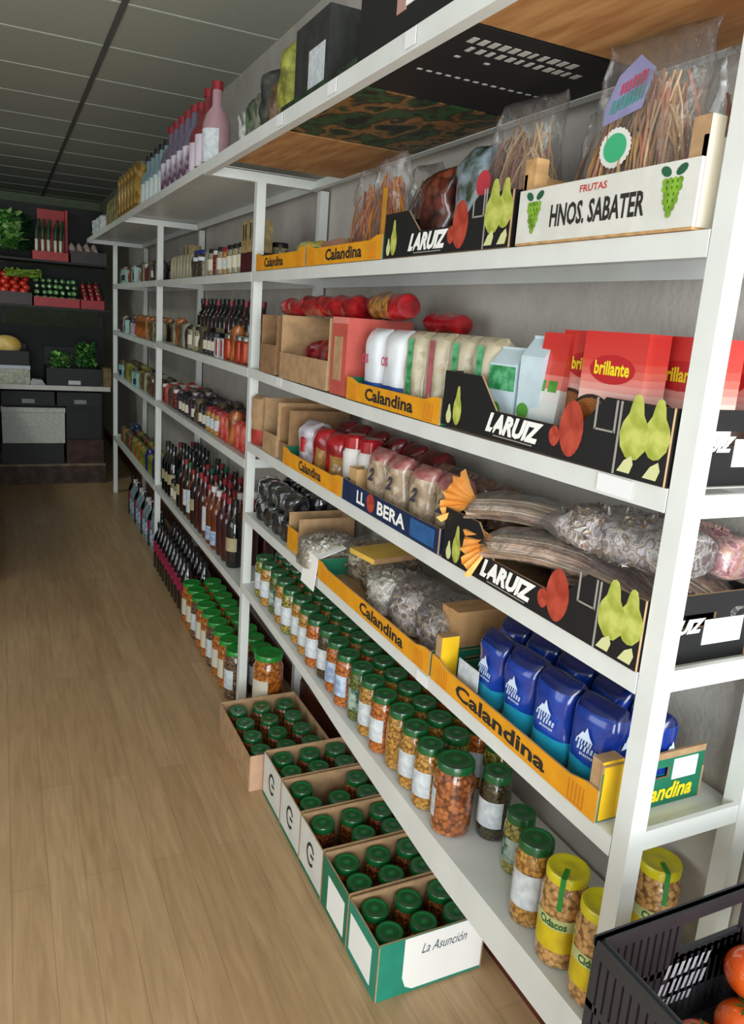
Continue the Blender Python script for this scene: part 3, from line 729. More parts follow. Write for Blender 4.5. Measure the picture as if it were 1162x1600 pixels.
for i in range(4):
    for j in range(2):
        thing('dark_pack', 'pack', [P('wrapper', pack(.085, .085, .085, dk, i*2+j, lump=.008))], 'black foil pack in the dark pile by the first inner post, %s, %s' % (['nearest', 'second', 'third', 'farthest'][i], ('front side', 'wall side')[j]), (.055+j*.095, 1.68+i*.098, Z['D']+.001), 0, 'black foil packs on the shelf under the cartons')
        thing('dark_pack', 'pack', [P('wrapper', pack(.08, .08, .075, dk, 30+i*2+j, lump=.008))], 'black foil pack in the upper layer of the dark pile, %s, %s' % (['nearest', 'second', 'third', 'farthest'][i], ('front side', 'wall side')[j]), (.06+j*.095, 1.68+i*.098, Z['D']+.0905), 0, 'black foil packs on the shelf under the cartons')

# ------------------------------------------------------------------ shelf C, first bay
ZCc = Z['C']+.006
red_foil = mat('#b0131f', .3, 0, .25, 20, coat=.6); red_dark = mat('#6e0f18', .35, 0, .3, 30, coat=.4, bump=.4)
silver_foil = mat('#9c8f96', .25, 0, .3, 25, h2='#c9c4cc', coat=.6, bump=.4); gold = mat('#b98a4c', .4, 0, .2, 50, coat=.5)
thing('open_carton', 'carton', open_carton(.22, .15, .19, kraft, low=.075), 'open kraft carton with a low front beside the orange tray of red bags', (.0, 1.755, Z['C']+.001))
thing('open_carton', 'carton', open_carton(.22, .085, .175, kraft_dark, low=.06), 'narrow open kraft carton behind the silver bag', (.01, 1.665, Z['C']+.001))
thing('foil_bag', 'bag', [P('wrapper', pack(.095, .10, .15, silver_foil, 3, lump=.008)), P('printed_panel', pack(.05, .102, .06, red_foil, 5, lump=.004), (-.002, 0, .05))], 'silver and pink foil bag in the orange tray', (.07, 1.565, ZCc), .2)
for i, (x, y, c) in enumerate([(.065, 1.455, 0), (.07, 1.35, 1), (.16, 1.5, 0), (.16, 1.395, 0), (.165, 1.28, 0), (.16, 1.16, 0), (.165, 1.05, 0), (.165, .94, 0)]):
    m1 = lambda t, a: red_foil if t > .55 or (1.8 < a < 3.2) else gold
    thing('red_bag', 'bag', [P('wrapper', pack(.092, .08, .145+.02*(i > 1), red_dark if i > 1 else m1, i+9, lump=.008))],
          ['red and gold bag beside the silver bag in the orange tray', 'red and gold bag at the near end of the orange tray', 'dark red bag behind the red and gold bag', 'dark red bag, second along the wall', 'dark red bag, third along the wall', 'dark red bag, fourth along the wall', 'dark red bag, fifth along the wall', 'dark red bag at the near end of the wall row'][i], (x, y, ZCc), .1, 'red bags on the middle shelf')
for i, y in enumerate((1.255, 1.175)):
    thing('white_tub', 'tub', [P('tub_body', MB().lathe([(0, 0), (.033, 0), (.038, .105), (.030, .12), (0, .12)], 18, mat('#d9d4d0', .4, 0, .05)).mesh('tub_body', 40)), P('cap', MB().lathe([(.032, .118), (.033, .15), (.026, .157), (0, .157)], 18, red_foil).mesh('cap', 40), label='red cap')],
          ('white tub with a red cap beside the red and gold bags', 'white tub with a red cap at the seam of the orange and navy trays')[i], (.075+.01*i, y, ZCc), 0, 'white tubs with red caps')
thing('open_carton', 'carton', open_carton(.09, .05, .085, mat('#c9a06c', .8, 0, .1)), 'small pale kraft carton where the orange and navy trays meet', (.012, 1.105, ZCc))
pulse = mat('#a08a72', .4, 0, 0, 70, coat=.5, kind='beanshades', stops=('#8a7660', '#b8a48a', '#a08a70', '#947c64')); pulse_top = mat('#b4837c', .4, 0, .25, 30, h2='#8c3a40', coat=.5)
logo_m = mat('#3c3a44', .5, 0, .05)
for i, (x, y, lab) in enumerate([(.062, 1.035, 'beige pulse bag with pink top, farthest in the navy tray'), (.06, .925, 'beige pulse bag with pink top, second from the far end of the navy tray'), (.062, .80, 'beige pulse bag with pink top, third in the navy tray'), (.07, .69, 'beige pulse bag with pink top, nearest in the navy tray')]):
    thing('pulse_bag', 'bag', [P('wrapper', pack(.092, .08, .155, lambda t, a: pulse if t < .80 else pulse_top, i+40, lump=.006)), lettering('2', logo_m, .03, .036, (-.0435, .002, .088), R_FRONT, .05, .4, name='printed_mark')], lab, (x, y, ZCc), .1, 'beige pulse bags in the navy tray')
for i in range(5):
    thing('pulse_bag', 'bag', [P('wrapper', pack(.085, .07, .14, mat('#4a2e2a', .4, 0, .3, 30, h2='#8a6a54', coat=.5), i+50, lump=.01))], 'dark bag of pulses against the wall, %s behind the navy tray' % ordn[i], (.155, .62+i*.09, ZCc+.004), 0, 'dark pulse bags against the wall')
# dried herbs with orange tags
stem_m = [mat('#c8ab92', .6, 0, .15, 30), mat('#b08c7a', .6, 0, .2, 30), mat('#86705e', .6, 0, .2, 30), mat('#dcc4ae', .6, 0, .1, 30)]
def stems(n, L, r, seed, arch=.02):
    rd = random.Random(seed); m_ = MB()
    for i in range(n):
        a = rd.uniform(0, 2*PI); q = r*math.sqrt(rd.random())
        ox, oz = q*math.cos(a), abs(q*math.sin(a))*.75
        pts = [(ox*(.35+.65*min(1, t*2.2))+rd.uniform(-.004, .004), -L*.5+L*t, .006+oz*(.4+.6*min(1, t*2.2))+arch*math.sin(PI*t)) for t in [k/5 for k in range(6)]]
        m_.tube(pts, rd.uniform(.0016, .0035), 4, rd.choice(stem_m))
    return m_.mesh('dried_stems')
def herb_bag(seed, L=.30, r=.055, td=(-.2, .8, -.4)):
    w = MB(); v = []; nu, nv = 16, 16
    for i in range(nv+1):
        t = i/nv; k = .25+.75*math.sin(min(1, t*1.7)*PI/2) if t < .85 else math.sqrt(max(.05, 1-((t-.85)/.16)**2))
        for j in range(nu):
            a = 2*PI*j/nu; p = Vector((r*1.1*k*math.cos(a), -L*.5+L*t, .004+r*.5*k*(1+math.sin(a))+.01*math.sin(PI*t)))
            p += noise.noise_vector(p*30+Vector((seed, 0, 0)))*.007; v.append(tuple((p.x, p.y, max(.001, p.z))))
    fs = [(i*nu+j, i*nu+(j+1) % nu, (i+1)*nu+(j+1) % nu, (i+1)*nu+j) for i in range(nv) for j in range(nu)]
    w.add(v, fs, film_grey)
    tg = MB(); tv = []; N_ = 14
    dr_ = Vector(td).normalized(); nn_ = Vector((-.75, -.35, .45)); wd_ = dr_.cross(nn_).normalized()
    for i in range(N_+1):
        a = -.75+1.5*i/N_; rr = .09+.006*math.sin(i*1.9)
        for q_, rr_ in ((0, .0), (1, rr*.5), (2, rr)):
            pz = dr_*rr_*math.cos(a)+wd_*(rr_*math.sin(a)+(0.006 if i > N_/2 else -.006)*(q_ == 0))+nn_*(.006*((i % 2)*2-1))*(q_*.5)
            tv.append(tuple(pz))
    tg.add(tv, [(3*i+k, 3*i+k+1, 3*i+k+4, 3*i+k+3) for i in range(N_) for k in (0, 1)], mat('#e8953a', .45, 0, .15, 30, h2='#f2b061', coat=.4))
    return [P('dried_stems', stems(85, L*.9, r*.85, seed), stuff=True), P('clear_wrapper', w.mesh('clear_wrapper', 80)), ('tag_mesh', tg.mesh('gathered_end', 30))]
def herb(seed, lab, loc, rz, L=.30, r=.055, tag=True, tilt=None, td=(-.2, .8, -.4)):
    sp = herb_bag(seed, L, r, td); tg = sp.pop()[1]
    if tag:
        sp.append(P('orange_tag', tg, (0, L*.5-.012, .03), Matrix.Rotation(-rz, 3, 'Z'), label='gathered orange paper end'))
    thing('herb_bag', 'bag', sp, lab, loc, rz, None, tilt=tilt)
# bags lie with their gathered orange ends toward the far aisle side
herb(61, 'long clear bag of dried stems with an orange gathered end hanging over the black crate', (.055, .285, ZCc+.052), .35, L=.34, r=.06)
herb(62, 'clear bag of dried stems with an orange gathered end resting above the navy tray', (.09, .405, ZCc+.098), .40, L=.34, r=.055, td=(-.25, .95, .02))
herb(63, 'greyish clear bag of dried flowers on the near half of the black crate', (.11, .20, ZCc+.03), .1, L=.24, r=.07, tag=False)
herb(64, 'clear bag of pink dried buds against the wall behind the near post', (.19, .15, ZCc+.06), .05, L=.24, r=.06, tag=False)
fl = mat('#888888', .32, 0, 0, 34, bump=1.0, coat=.6, kind='noise', stops=('#7c7270', '#c8c4c6', '#8a7464', '#dcdadc', '#a8948c', '#6c5c50', '#c4c0c8'))
pk = mat('#888888', .32, 0, 0, 34, bump=1.0, coat=.6, kind='noise', stops=('#8c5058', '#d8b4b0', '#b46a78', '#b89a70', '#d4a8b0', '#9c5c60'))
def lying(c, seed, L, w, h, m2=film):
    a = pouch(w*.92, h, L*.92, lambda t, q: c, seed, lump=.009, fin=.3); b = pouch(w, h*1.06, L, lambda t, q: m2, seed+3, lump=.009, fin=.3)
    for k in (a, b): k.v = [(y, -L/2+z, x+h/2) for x, y, z in k.v]
    cc = cr_pink if c is pk else cr_grey
    return [P('dried_pieces', crumbs(1100, w*.97, L*.93, h*1.0, seed, cc, .011), (0, 0, .002), stuff=True), P('contents', a.mesh('contents', 70), (0, 0, .001)), P('clear_wrapper', b.mesh('clear_wrapper', 70), (0, 0, .002))]
thing('dried_flower_bag', 'bag', lying(fl, 70, .27, .15, .075), 'glossy bag of grey dried flowers bulging over the black crate', (.085, .19, ZCc+.118), .12)
thing('dried_flower_bag', 'bag', lying(pk, 72, .22, .10, .07), 'bag of pink dried buds at the wall side of the black crate', (.2, .16, ZCc+.112), .05)
thing('dried_flower_bag', 'bag', lying(fl, 74, .22, .12, .05), 'darker bag of dried leaves behind the orange tagged bundles', (.17, .44, ZCc+.02), .2)

# ------------------------------------------------------------------ shelf B, first bay
ZBb = Z['B']+.001; ZBi = ZBb+.0
salmon = mat('#c4574c', .55, 0, .08, 20); net_red = mat('#a0121c', .4, 0, 0, 60, coat=.4, bump=.6, kind='beanshades', stops=('#7c0c14', '#c01c26', '#5c0a10', '#d43a40'))
thing('open_carton', 'carton', open_carton(.21, .42, .205, kraft, low=.085), 'wide open kraft carton with red nets inside, under the red packets', (-.004, 1.325, ZBb-.004))
thing('open_carton', 'carton', open_carton(.20, .17, .20, kraft_dark, low=.10), 'darker open kraft carton against the first inner post', (-.002, 1.80, ZBb-.002))
for i in range(4):
    thing('net_bag', 'bag', [P('wrapper', pack(.085, .13, .13, net_red, i+80, lump=.01))], 'red net bag inside the wide kraft carton, %s' % ['nearest', 'second', 'third', 'farthest'][i], (.13, 1.40+i*.092, ZBb), 0, 'red net bags in the kraft carton')
for i in range(2):
    thing('net_bag', 'bag', [P('wrapper', pack(.058, .10, .12, net_red, i+86, lump=.006))], 'red net bag inside the darker kraft carton, %s' % ['near one', 'far one'][i], (.10, 1.85+i*.075, ZBb), 0, 'red net bags in the darker carton')
sal = [P('body', MB().box(0, .20, 0, .105, 0, .212, salmon).mesh('body')), P('kraft_window', MB().box(-.0012, 0, .03, .085, .04, .16, kraft).mesh('kraft_window'), label='kraft coloured window'),
       P('printed_band', MB().box(-.001, 0, .0, .105, .195, .212, mat('#d8847a', .5, 0, 0)).mesh('printed_band'))]
thing('red_carton', 'carton', sal, 'tall salmon red carton between the kraft carton and the orange tray', (.002, 1.205, ZBb-.006))
# red packets lying across the cartons
def packet(seed, L, r, mid, end, cut=(.28, .82)):
    a = pouch(r*2, r*1.9, L, lambda t, q: mid if cut[0] < t < cut[1] else end, seed, lump=.008, fin=.15, power=2.1)
    a.v = [(y, -L/2+z, x+r*.95) for x, y, z in a.v]
    return [P('wrapper', a.mesh('wrapper', 70))]
pasta = mat('#b07a30', .3, 0, 0, 50, coat=.6, bump=.5, kind='beanshades', stops=('#b07a30', '#c99a4c', '#8a5a20', '#a86c2c'))
thing('pasta_packet', 'packet', packet(90, .27, .036, pasta, red_foil), 'red ended packet with a see-through pasta middle, lying on the salmon carton', (.115, 1.18, ZBb+.209), -.12)
thing('pasta_packet', 'packet', packet(91, .22, .034, red_foil, red_foil), 'red packet lying on top of the wide kraft carton, near end', (.10, 1.45, ZBb+.205), .1)
thing('pasta_packet', 'packet', packet(92, .22, .034, net_red, red_foil), 'red packet lying on top of the wide kraft carton, far end', (.09, 1.66, ZBb+.205), .0)
thing('pasta_packet', 'packet', packet(93, .22, .032, net_red, red_foil), 'dark red packet lying on the kraft carton against the wall', (.18, 1.5, ZBb+.205), .0)
thing('pasta_packet', 'packet', packet(94, .20, .03, red_foil, red_foil), 'red packet lying on the darker kraft carton by the inner post', (.09, 1.88, ZBb+.201), .0)
thing('kraft_carton', 'carton', closed_carton(.07, .13, .185, kraft), 'kraft carton behind the far white flour bag', (.165, 1.06, ZBb-.005))
thing('kraft_carton', 'carton', closed_carton(.07, .14, .175, kraft), 'kraft carton behind the near white flour bag', (.165, .90, ZBb-.005))
thing('pasta_packet', 'packet', packet(95, .17, .028, red_foil, red_foil), 'red packet lying on the carton behind the flour bags', (.2, 1.02, ZBb+.181), .0)
# white bags with blue foot
wb = mat('#dfe3e8', .35, 0, .03, 20, coat=.3); bl = mat('#1d4f9c', .4, 0, .08)
for i, (y, lab) in enumerate([(1.10, 'white flour bag with blue foot and red letters, far one in the orange tray'), (.985, 'white flour bag with blue foot, near one in the orange tray')]):
    thing('flour_bag', 'bag', [P('wrapper', pack(.112, .08, .185, lambda t, a: bl if t < .26 else wb, i+100, lump=.003)), lettering('OS', mat('#c8486a', .5, 0, 0), .035, .024, (-.0425, .02, .105), R_FRONT, .03)], lab, (.062, y, ZBb), 0)
gb = mat('#1f8a48', .4, 0, .2, 30, coat=.4, h2='#d6dccc'); be = mat('#b0a488', .4, 0, 0, 60, coat=.5, kind='beanshades', stops=('#a89a7c', '#c4baa0', '#b8ac90')); rt = mat('#b4877c', .4, 0, .2, 40, coat=.4)
def striped(seed, c2):
    return [P('wrapper', pack(.09, .075, .18, be, seed, lump=.004)), P('green_stripe', MB().add([(-.0385-.001*math.sin(i/8*PI), .004-.016*math.cos(0)+.024, .012+.15*i/8) if s_ else (-.0385-.001*math.sin(i/8*PI), -.026+.018, .012+.15*i/8) for i in range(9) for s_ in (0, 1)], [(2*i, 2*i+1, 2*i+3, 2*i+2) for i in range(8)], c2).mesh('green_stripe'), label='green printed stripe')]
gr_plain = mat('#1f7a40', .45, 0, .3, 60, h2='#5aa878')
for i, y in enumerate((.885, .785, .685, .59)):
    thing('rice_bag', 'bag', striped(110+i, gr_plain if i != 1 else mat('#b8626a', .5, 0, .2)), ['beige rice bag with a green stripe, next to the white flour bags', 'beige rice bag with a pink stripe in the orange tray', 'beige rice bag with a green stripe at the far end of the black crate', 'beige rice bag with a green stripe beside the pale cartons'][i], (.065, y, ZBb+.006), .12)
for i in range(4):
    thing('rice_bag', 'bag', [P('wrapper', pack(.085, .07, .165, be, 120+i, lump=.003))], 'beige rice bag in the back row against the wall, %s' % ['nearest', 'second', 'third', 'farthest'][i], (.15, (.49, .58, .73, .83)[i], ZBb+.006), 0, 'beige rice bags in the back row')
# pale cartons with a green apple, gable top
pale = mat('#c4d6de', .4, 0, .05, 20, coat=.3); ap = mat('#5aa83c', .4, 0, .2, 30)
dr = mat('#8c2024', .45, 0, .2, 20)
def gable(w, d, h, m, top):
    m_ = MB().prism([(-d/2, 0), (d/2, 0), (d/2, h*.8), (.003, h*.97), (.003, h), (-.003, h), (-.003, h*.97), (-d/2, h*.8)], 'y', -w/2, w/2, m)
    return [P('body', recalc(m_.mesh('body'))), P('printed_apple', disc(ap).mesh('printed_apple'), (-d/2-.0008, .012, h*.27), R_FRONT, (.032, .03, 1), label='printed green apple'),
            P('printed_band', MB().box(-d/2-.0006, -d/2, -w/2, w/2, h*.5, h*.78, top).mesh('printed_band'))]
thing('drink_carton', 'carton', gable(.075, .06, .165, pale, gr_plain), 'pale blue carton with a printed green apple, farther in the black crate', (.055, .505, ZBb+.006), .1)
thing('drink_carton', 'carton', gable(.06, .06, .19, pale, pale), 'taller pale blue carton beside the red and white rice packet', (.062, .425, ZBb+.006), .1)
# red rice boxes, printed red fading to white
def fade(w, d, h, cols):
    m_ = MB(); n = len(cols)
    for i, c in enumerate(cols):
        mm = mat(c, .38, 0, .02, 20, coat=.3)
        m_.box(0, d, 0, w, h*i/n, h*(i+1)/n, mm)
    return m_
RB = ['#e4deda', '#e4deda', '#e4deda', '#e4deda', '#e2ddda', '#e2ddda', '#e2dad6', '#e2d2cc', '#e2c4bc', '#deb0a8', '#da958c', '#d67c72', '#d06056', '#cc4a42', '#c8382f', '#c63530', '#c4312c', '#c22d29']
oval = disc(mat('#b21d22', .4, 0, .04, 20)).mesh('printed_oval'); bowl = disc(mat('#a8642c', .5, 0, .3, 40)).mesh('printed_bowl'); rim = disc(mat('#2a1a16', .5, 0, .1)).mesh('printed_rim')
ball_o = disc(mat('#c2552c', .5, 0, .1)).mesh('printed_seal')
def rice_box(w=.135, d=.045, h=.205):
    return [P('body', fade(w, d, h, RB).mesh('body')), P('printed_oval', oval, (-.0006, w*.5, h*.72), R_FRONT, (w*.72, .045, 1)), lettering('brillante', print_yellow, w*.56, .022, (-.0012, w*.5, h*.73), R_FRONT, .03),
            P('printed_seal', ball_o, (-.0008, w*.3, h*.42), R_FRONT, (.02, .02, 1)), P('printed_rim', rim, (-.0006, w*.75, h*.3), R_FRONT, (w*.8, .09, 1)), P('printed_bowl', bowl, (-.0011, w*.75, h*.29), R_FRONT, (w*.76, .082, 1))]
for i, (x, y, rz, lab) in enumerate([(.062, .238, .03, 'red and white rice box with printed bowl, farthest of the rice boxes'), (.012, .124, .02, 'red and white rice box with yellow lettering, middle of the front three'), (.068, .012+.028, .02, 'red and white rice box, half hidden behind the near post'), ]):
    thing('rice_box', 'box', rice_box(), lab, (x, y, ZBb+.005), rz, 'red and white rice boxes')
thing('rice_box', 'box', rice_box(h=.2), 'red and white rice box against the wall, seen right of the near post', (.175, .06, ZBb+.005), 0)
thing('rice_packet', 'box', [P('body', fade(.07, .05, .2, ['#cfdce0', '#cfdce0', '#d8dcd8', '#dcd8d4', '#d87a70', '#c8443a', '#c8342c', '#c4302a']).mesh('body')),
      P('printed_square', MB().box(-.0007, 0, .04, .062, .095, .115, ap).mesh('printed_square')), P('printed_square', MB().box(-.0007, 0, .01, .032, .095, .115, ap).mesh('printed_square'))], 'narrow red and pale rice packet with two green squares', (.03, .345, ZBb+.005), .06, tilt=('Y', .12))

# ------------------------------------------------------------------ shelf A, first bay
ZA = Z['A']+.006
def strands(n, w, h, seed, cols, r=(.0014, .0024), curl=.02):
    rd = random.Random(seed); m_ = MB()
    for i in range(n):
        x = rd.uniform(-.5, .5)*w*.55; y = rd.uniform(-.5, .5)*w; L = h*rd.uniform(.6, .95); cy = rd.uniform(-curl, curl); z0 = rd.uniform(0, h*.12)
        pts = [(x*(1-.3*t)+.006*math.sin(5*t+i), y*(1-.25*t)+cy*math.sin(PI*t), z0+L*t) for t in [k/5 for k in range(6)]]
        m_.tube(pts, rd.uniform(*r), 4, rd.choice(cols))
    return m_.mesh('dried_strands')
pcol = [mat('#c09a6c', .5, 0, .1), mat('#d8b88a', .5, 0, .1), mat('#a87c4c', .5, 0, .1), mat('#b47a64', .5, 0, .1)]
ocol = [mat('#c46a1c', .45, 0, .1), mat('#d8861e', .45, 0, .1), mat('#8a3a1c', .45, 0, .1)]
def seal_disc(c1, c2):
    k = 24
    return [P('printed_badge', flat([((.5+.035*(i % 2))*math.cos(2*PI*i/48), (.5+.035*(i % 2))*math.sin(2*PI*i/48)) for i in range(48)], c1, 'printed_badge')),
            P('badge_centre', disc(c2).mesh('badge_centre'))]
badge_w = mat('#d8dcd6', .5, 0, 0); badge_g = mat('#1f9a60', .5, 0, .15, 60, h2='#4cb888'); lila = mat('#8f8fb8', .4, 0, .1); teal_p = mat('#4a9a90', .4, 0, .1)
def pasta_bag(seed, w, d, h, cols, n=90, badge=True, curl=.03):
    sp = [P('dried_strands', strands(n, w*.8, h*.8, seed, cols, curl=curl), stuff=True), P('clear_wrapper', pack(w, d, h, film, seed, name='clear_wrapper', lump=.01, fin=.3, top=-.05))]
    if badge:
        sp += [P('printed_badge', seal_disc(badge_w, badge_g)[0][1], (-d*.5-.003, .012, h*.42), R_FRONT, (.066, .056, 1)), P('badge_centre', disc(badge_g).mesh('badge_centre'), (-d*.5-.0036, .012, h*.42), R_FRONT, (.050, .042, 1)),
               P('printed_panel', MB().add([(-d*.5-.002, .05, h*.54), (-d*.5-.002, -.03, h*.60), (-d*.5-.002, -.045, h*.78), (-d*.5-.002, -.01, h*.86), (-d*.5-.002, .03, h*.78), (-d*.5-.002, .052, h*.62)], [(0, 1, 2, 3, 4, 5)], lila).mesh('printed_panel'), label='lilac printed panel'),
               P('red_lettering', glyph_rows([(0, 1, 0, 1, 7)], mat('#b8405a', .5, 0, 0), 5), (-d*.5-.003, -.004, h*.73), R_FRONT @ Matrix.Rotation(.25, 3, 'Z'), (.056, .018, 1)),
               P('green_lettering', glyph_rows([(0, 1, 0, 1, 8)], teal_p, 6), (-d*.5-.003, .006, h*.65), R_FRONT @ Matrix.Rotation(.25, 3, 'Z'), (.07, .02, 1))]
    return sp
thing('pasta_bag', 'bag', pasta_bag(201, .205, .08, .283, pcol, 190), 'large clear bag of dried stems with a green badge, in the white fruit box', (.056, .250, ZA+.010), .0, tilt=('X', .06))
thing('pasta_bag', 'bag', pasta_bag(202, .15, .08, .285, pcol, 130, False) + [P('striped_label', MB().box(-.048, -.047, -.03, -.006, .15, .25, lab_white).mesh('striped_label')), P('red_label', MB().box(-.0475, -.047, -.055, -.031, .15, .245, mat('#a05058', .5, 0, .2, 40)).mesh('red_label'))], 'clear bag of golden stems with a white and a red label, beside the near post', (.150, .125, ZA), -.1)
thing('pasta_bag', 'bag', pasta_bag(203, .13, .08, .25, pcol, 110, False) + [P('badge_centre', disc(badge_g).mesh('badge_centre'), (-.044, .03, .06), R_FRONT, (.04, .055, 1))], 'clear bag with a dark green badge behind the white fruit box', (.165, .43, ZA), .1)
thing('pasta_bag', 'bag', pasta_bag(204, .175, .085, .282, [pcol[1], pcol[3], pcol[0]], 150, False, .06) + [P('red_badge', disc(mat('#c43a44', .5, 0, .1)).mesh('red_badge'), (-.05, .06, .125), R_FRONT, (.045, .05, 1)), P('blue_badge', disc(mat('#7fa8b4', .5, 0, .15)).mesh('blue_badge'), (-.05, .075, .06), R_FRONT, (.05, .075, 1))],
      'clear bag of dried flowers with round red and blue stickers over the black crate', (.090, .60, ZA+.004), .1, tilt=('Y', .02))
thing('wood_crate', 'box', [P('body', MB().box(0, .07, 0, .075, 0, .10, wood).mesh('body')), P('contents', MB().box(.008, .062, .008, .067, .10, .108, mat('#7a3a20', .6, 0, .2, 40)).mesh('contents'))], 'small wooden box with brown contents behind the white fruit box corner', (.04, .487, ZA-.001))
thing('printed_bag', 'bag', [P('wrapper', pack(.12, .08, .225, mat('#94a4b0', .25, 0, .3, 24, h2='#3a4a34', coat=.6), 205, lump=.012))], 'blue grey printed bag on the black crate, between dried flowers and red bag', (.10, .765, ZA), 0)
thing('printed_bag', 'bag', [P('wrapper', pack(.13, .08, .20, mat('#4a1a14', .35, 0, 0, 40, coat=.5, bump=.4, kind='beanshades', stops=('#3a1410', '#6a2a1c', '#4a2014', '#84402a')), 206, lump=.012))], 'dark red bag at the far end of the black crate', (.10, .92, ZA), 0)
thing('snack_bag', 'bag', pasta_bag(207, .12, .08, .26, ocol, 110, False, .05) + [P('gold_edge', MB().box(-.044, -.043, -.058, -.035, .05, .17, mat('#d0952c', .4, 0, .1)).mesh('gold_edge'))], 'clear bag of orange snacks with a gold edge, in the orange tray', (.07, 1.13, ZA), 0)
thing('snack_bag', 'bag', pasta_bag(208, .12, .08, .25, ocol, 110, False, .05), 'clear bag of orange snacks farther along the orange tray', (.08, 1.26, ZA), .2)
thing('snack_bag', 'bag', pasta_bag(212, .11, .07, .25, [mat('#b8a8a4', .4, 0, .1), ocol[0]], 60, False, .05), 'paler clear snack bag against the wall', (.165, 1.12, ZA), .2)
thing('kraft_carton', 'carton', closed_carton(.12, .15, .066, mat('#a87c62', .8, 0, .1)), 'low kraft carton in the orange tray by the snack bags', (.03, 1.36, ZA))
thing('snack_bag', 'bag', [P('wrapper', pack(.16, .11, .085, mat('#a8a03c', .35, 0, .3, 40, h2='#c9b860', coat=.5), 209, lump=.012))], 'yellow green bag in the far orange tray', (.09, 1.72, ZA), 0)
for i in range(3):
    thing('dark_pack', 'pack', [P('wrapper', pack(.12, .07, .10, dk, 210+i, lump=.01))], 'dark pack against the wall behind the far orange tray, %s' % ['nearest', 'middle', 'farthest'][i], (.185, 1.42+i*.19, ZA), 0, 'dark packs behind the far orange tray')

# ------------------------------------------------------------------ crates on the top rails, first bay
ply = mat('#b98a55', .75, 0, .2, 5, stretch=(7, 1, 1), h2='#a06c3a', kind='noise')
art = mat('#121a10', .5, 0, 0, 6, kind='noise', stops=('#0a0f0a', '#2c5228', '#141c10', '#8a6030', '#1c3a1a', '#0c100a'), stretch=(1.6, 1, 1))
def top_crate(L, Dp, h, bottom, side, m_in=black_card, extra=()):
    t = .005
    return [P('base', MB().box(0, Dp, 0, L, 0, .006, bottom).mesh('base')), P('front_panel', MB().box(0, t, 0, L, .006, h, side).mesh('front_panel')), P('back_panel', MB().box(Dp-t, Dp, 0, L, .006, h, side).mesh('back_panel')),
            P('end_panel', MB().box(t, Dp-t, 0, t, .006, h, side).mesh('end_panel')), P('end_panel', MB().box(t, Dp-t, L-t, L, .006, h, side).mesh('end_panel'))]+list(extra)
tz = ZT+.0005
wm = mat('#b8b8b4', .6, 0, 0)
ex = []
marks = []
rd = random.Random(5)
for rowi, (yy, hh, nn) in enumerate(((.045, .024, 11), (.085, .022, 12), (.135, .008, 6), (.235, .007, 16))):
    for i in range(nn):
        if rowi == 2 and rd.random() < .3: continue
        wd_ = rd.uniform(.008, .014) if rowi < 2 else .010
        xx = .05+i*.0205+(.02 if rowi == 1 else 0)
        marks.append((xx, yy, wd_, hh))
for i, (a, b, c, d) in enumerate(marks):
    ex.append(P('printed_mark', MB().box(a, a+c, b, b+d, -.0007, 0, wm).mesh('printed_mark')))
thing('top_crate', 'crate', top_crate(.40, .40, .19, black_card, black_card, extra=ex+[P('white_label', MB().box(-.0015, 0, .10, .20, .08, .145, print_white).mesh('white_label')), P('pink_label', MB().box(-.0015, 0, .20, .235, .075, .145, mat('#b48a80', .5, 0, 0)).mesh('pink_label'))]),
      'black crate with white print on its underside, on the top rails', (-.185, .41, tz))
thing('top_crate', 'crate', top_crate(.47, .40, .05, art, mat('#1d3a1c', .6, 0, .4, 30)), 'dark green printed crate on the top rails, seen from below', (-.185, .82, tz))
thing('top_crate', 'crate', top_crate(.50, .40, .03, ply, ply), 'plywood crate on the top rails nearest the first inner post', (-.185, 1.30, tz))
thing('top_crate', 'crate', top_crate(.58, .40, .06, ply, mat('#c8902c', .6, 0, .1)), 'plywood crate on the top rails right above the near post', (-.185, -.18, tz))
thing('top_crate', 'crate', top_crate(.22, .36, .21, black_card, mat('#2c2e2c', .6, 0, .2, 30), extra=[P('white_label', MB().box(-.0015, 0, .02, .12, .05, .14, lab_white).mesh('white_label'))]), 'dark crate with a large white label stacked in the green printed crate', (-.165, 1.03, tz+.0075))
yg = mat('#9a9c3c', .6, 0, .3, 30)
thing('produce_bag', 'bag', [P('wrapper', pack(.09, .09, .22, yg, 220, lump=.012))], 'yellow green bag at the near end of the plywood crate', (-.12, 1.352, tz+.0075))
for i, (x, y, c, h, lab) in enumerate([(-.12, 1.442, '#8a6a50', .16, 'brown bag on the plywood crate beside the yellow green bag'), (-.12, 1.525, '#3a3c34', .20, 'dark bag with pale top on the plywood crate'), (-.12, 1.603, '#8a8c78', .16, 'grey green bag on the plywood crate'), (-.12, 1.678, '#5a6c50', .16, 'olive bag on the plywood crate'), (-.12, 1.75, '#c4c8c0', .14, 'white bag at the far end of the plywood crate')]):
    thing('produce_bag', 'bag', [P('wrapper', pack(.072, .09, h, mat(c, .5, 0, .35, 30), 230+i, lump=.012))], lab, (x, y, tz+.0075))

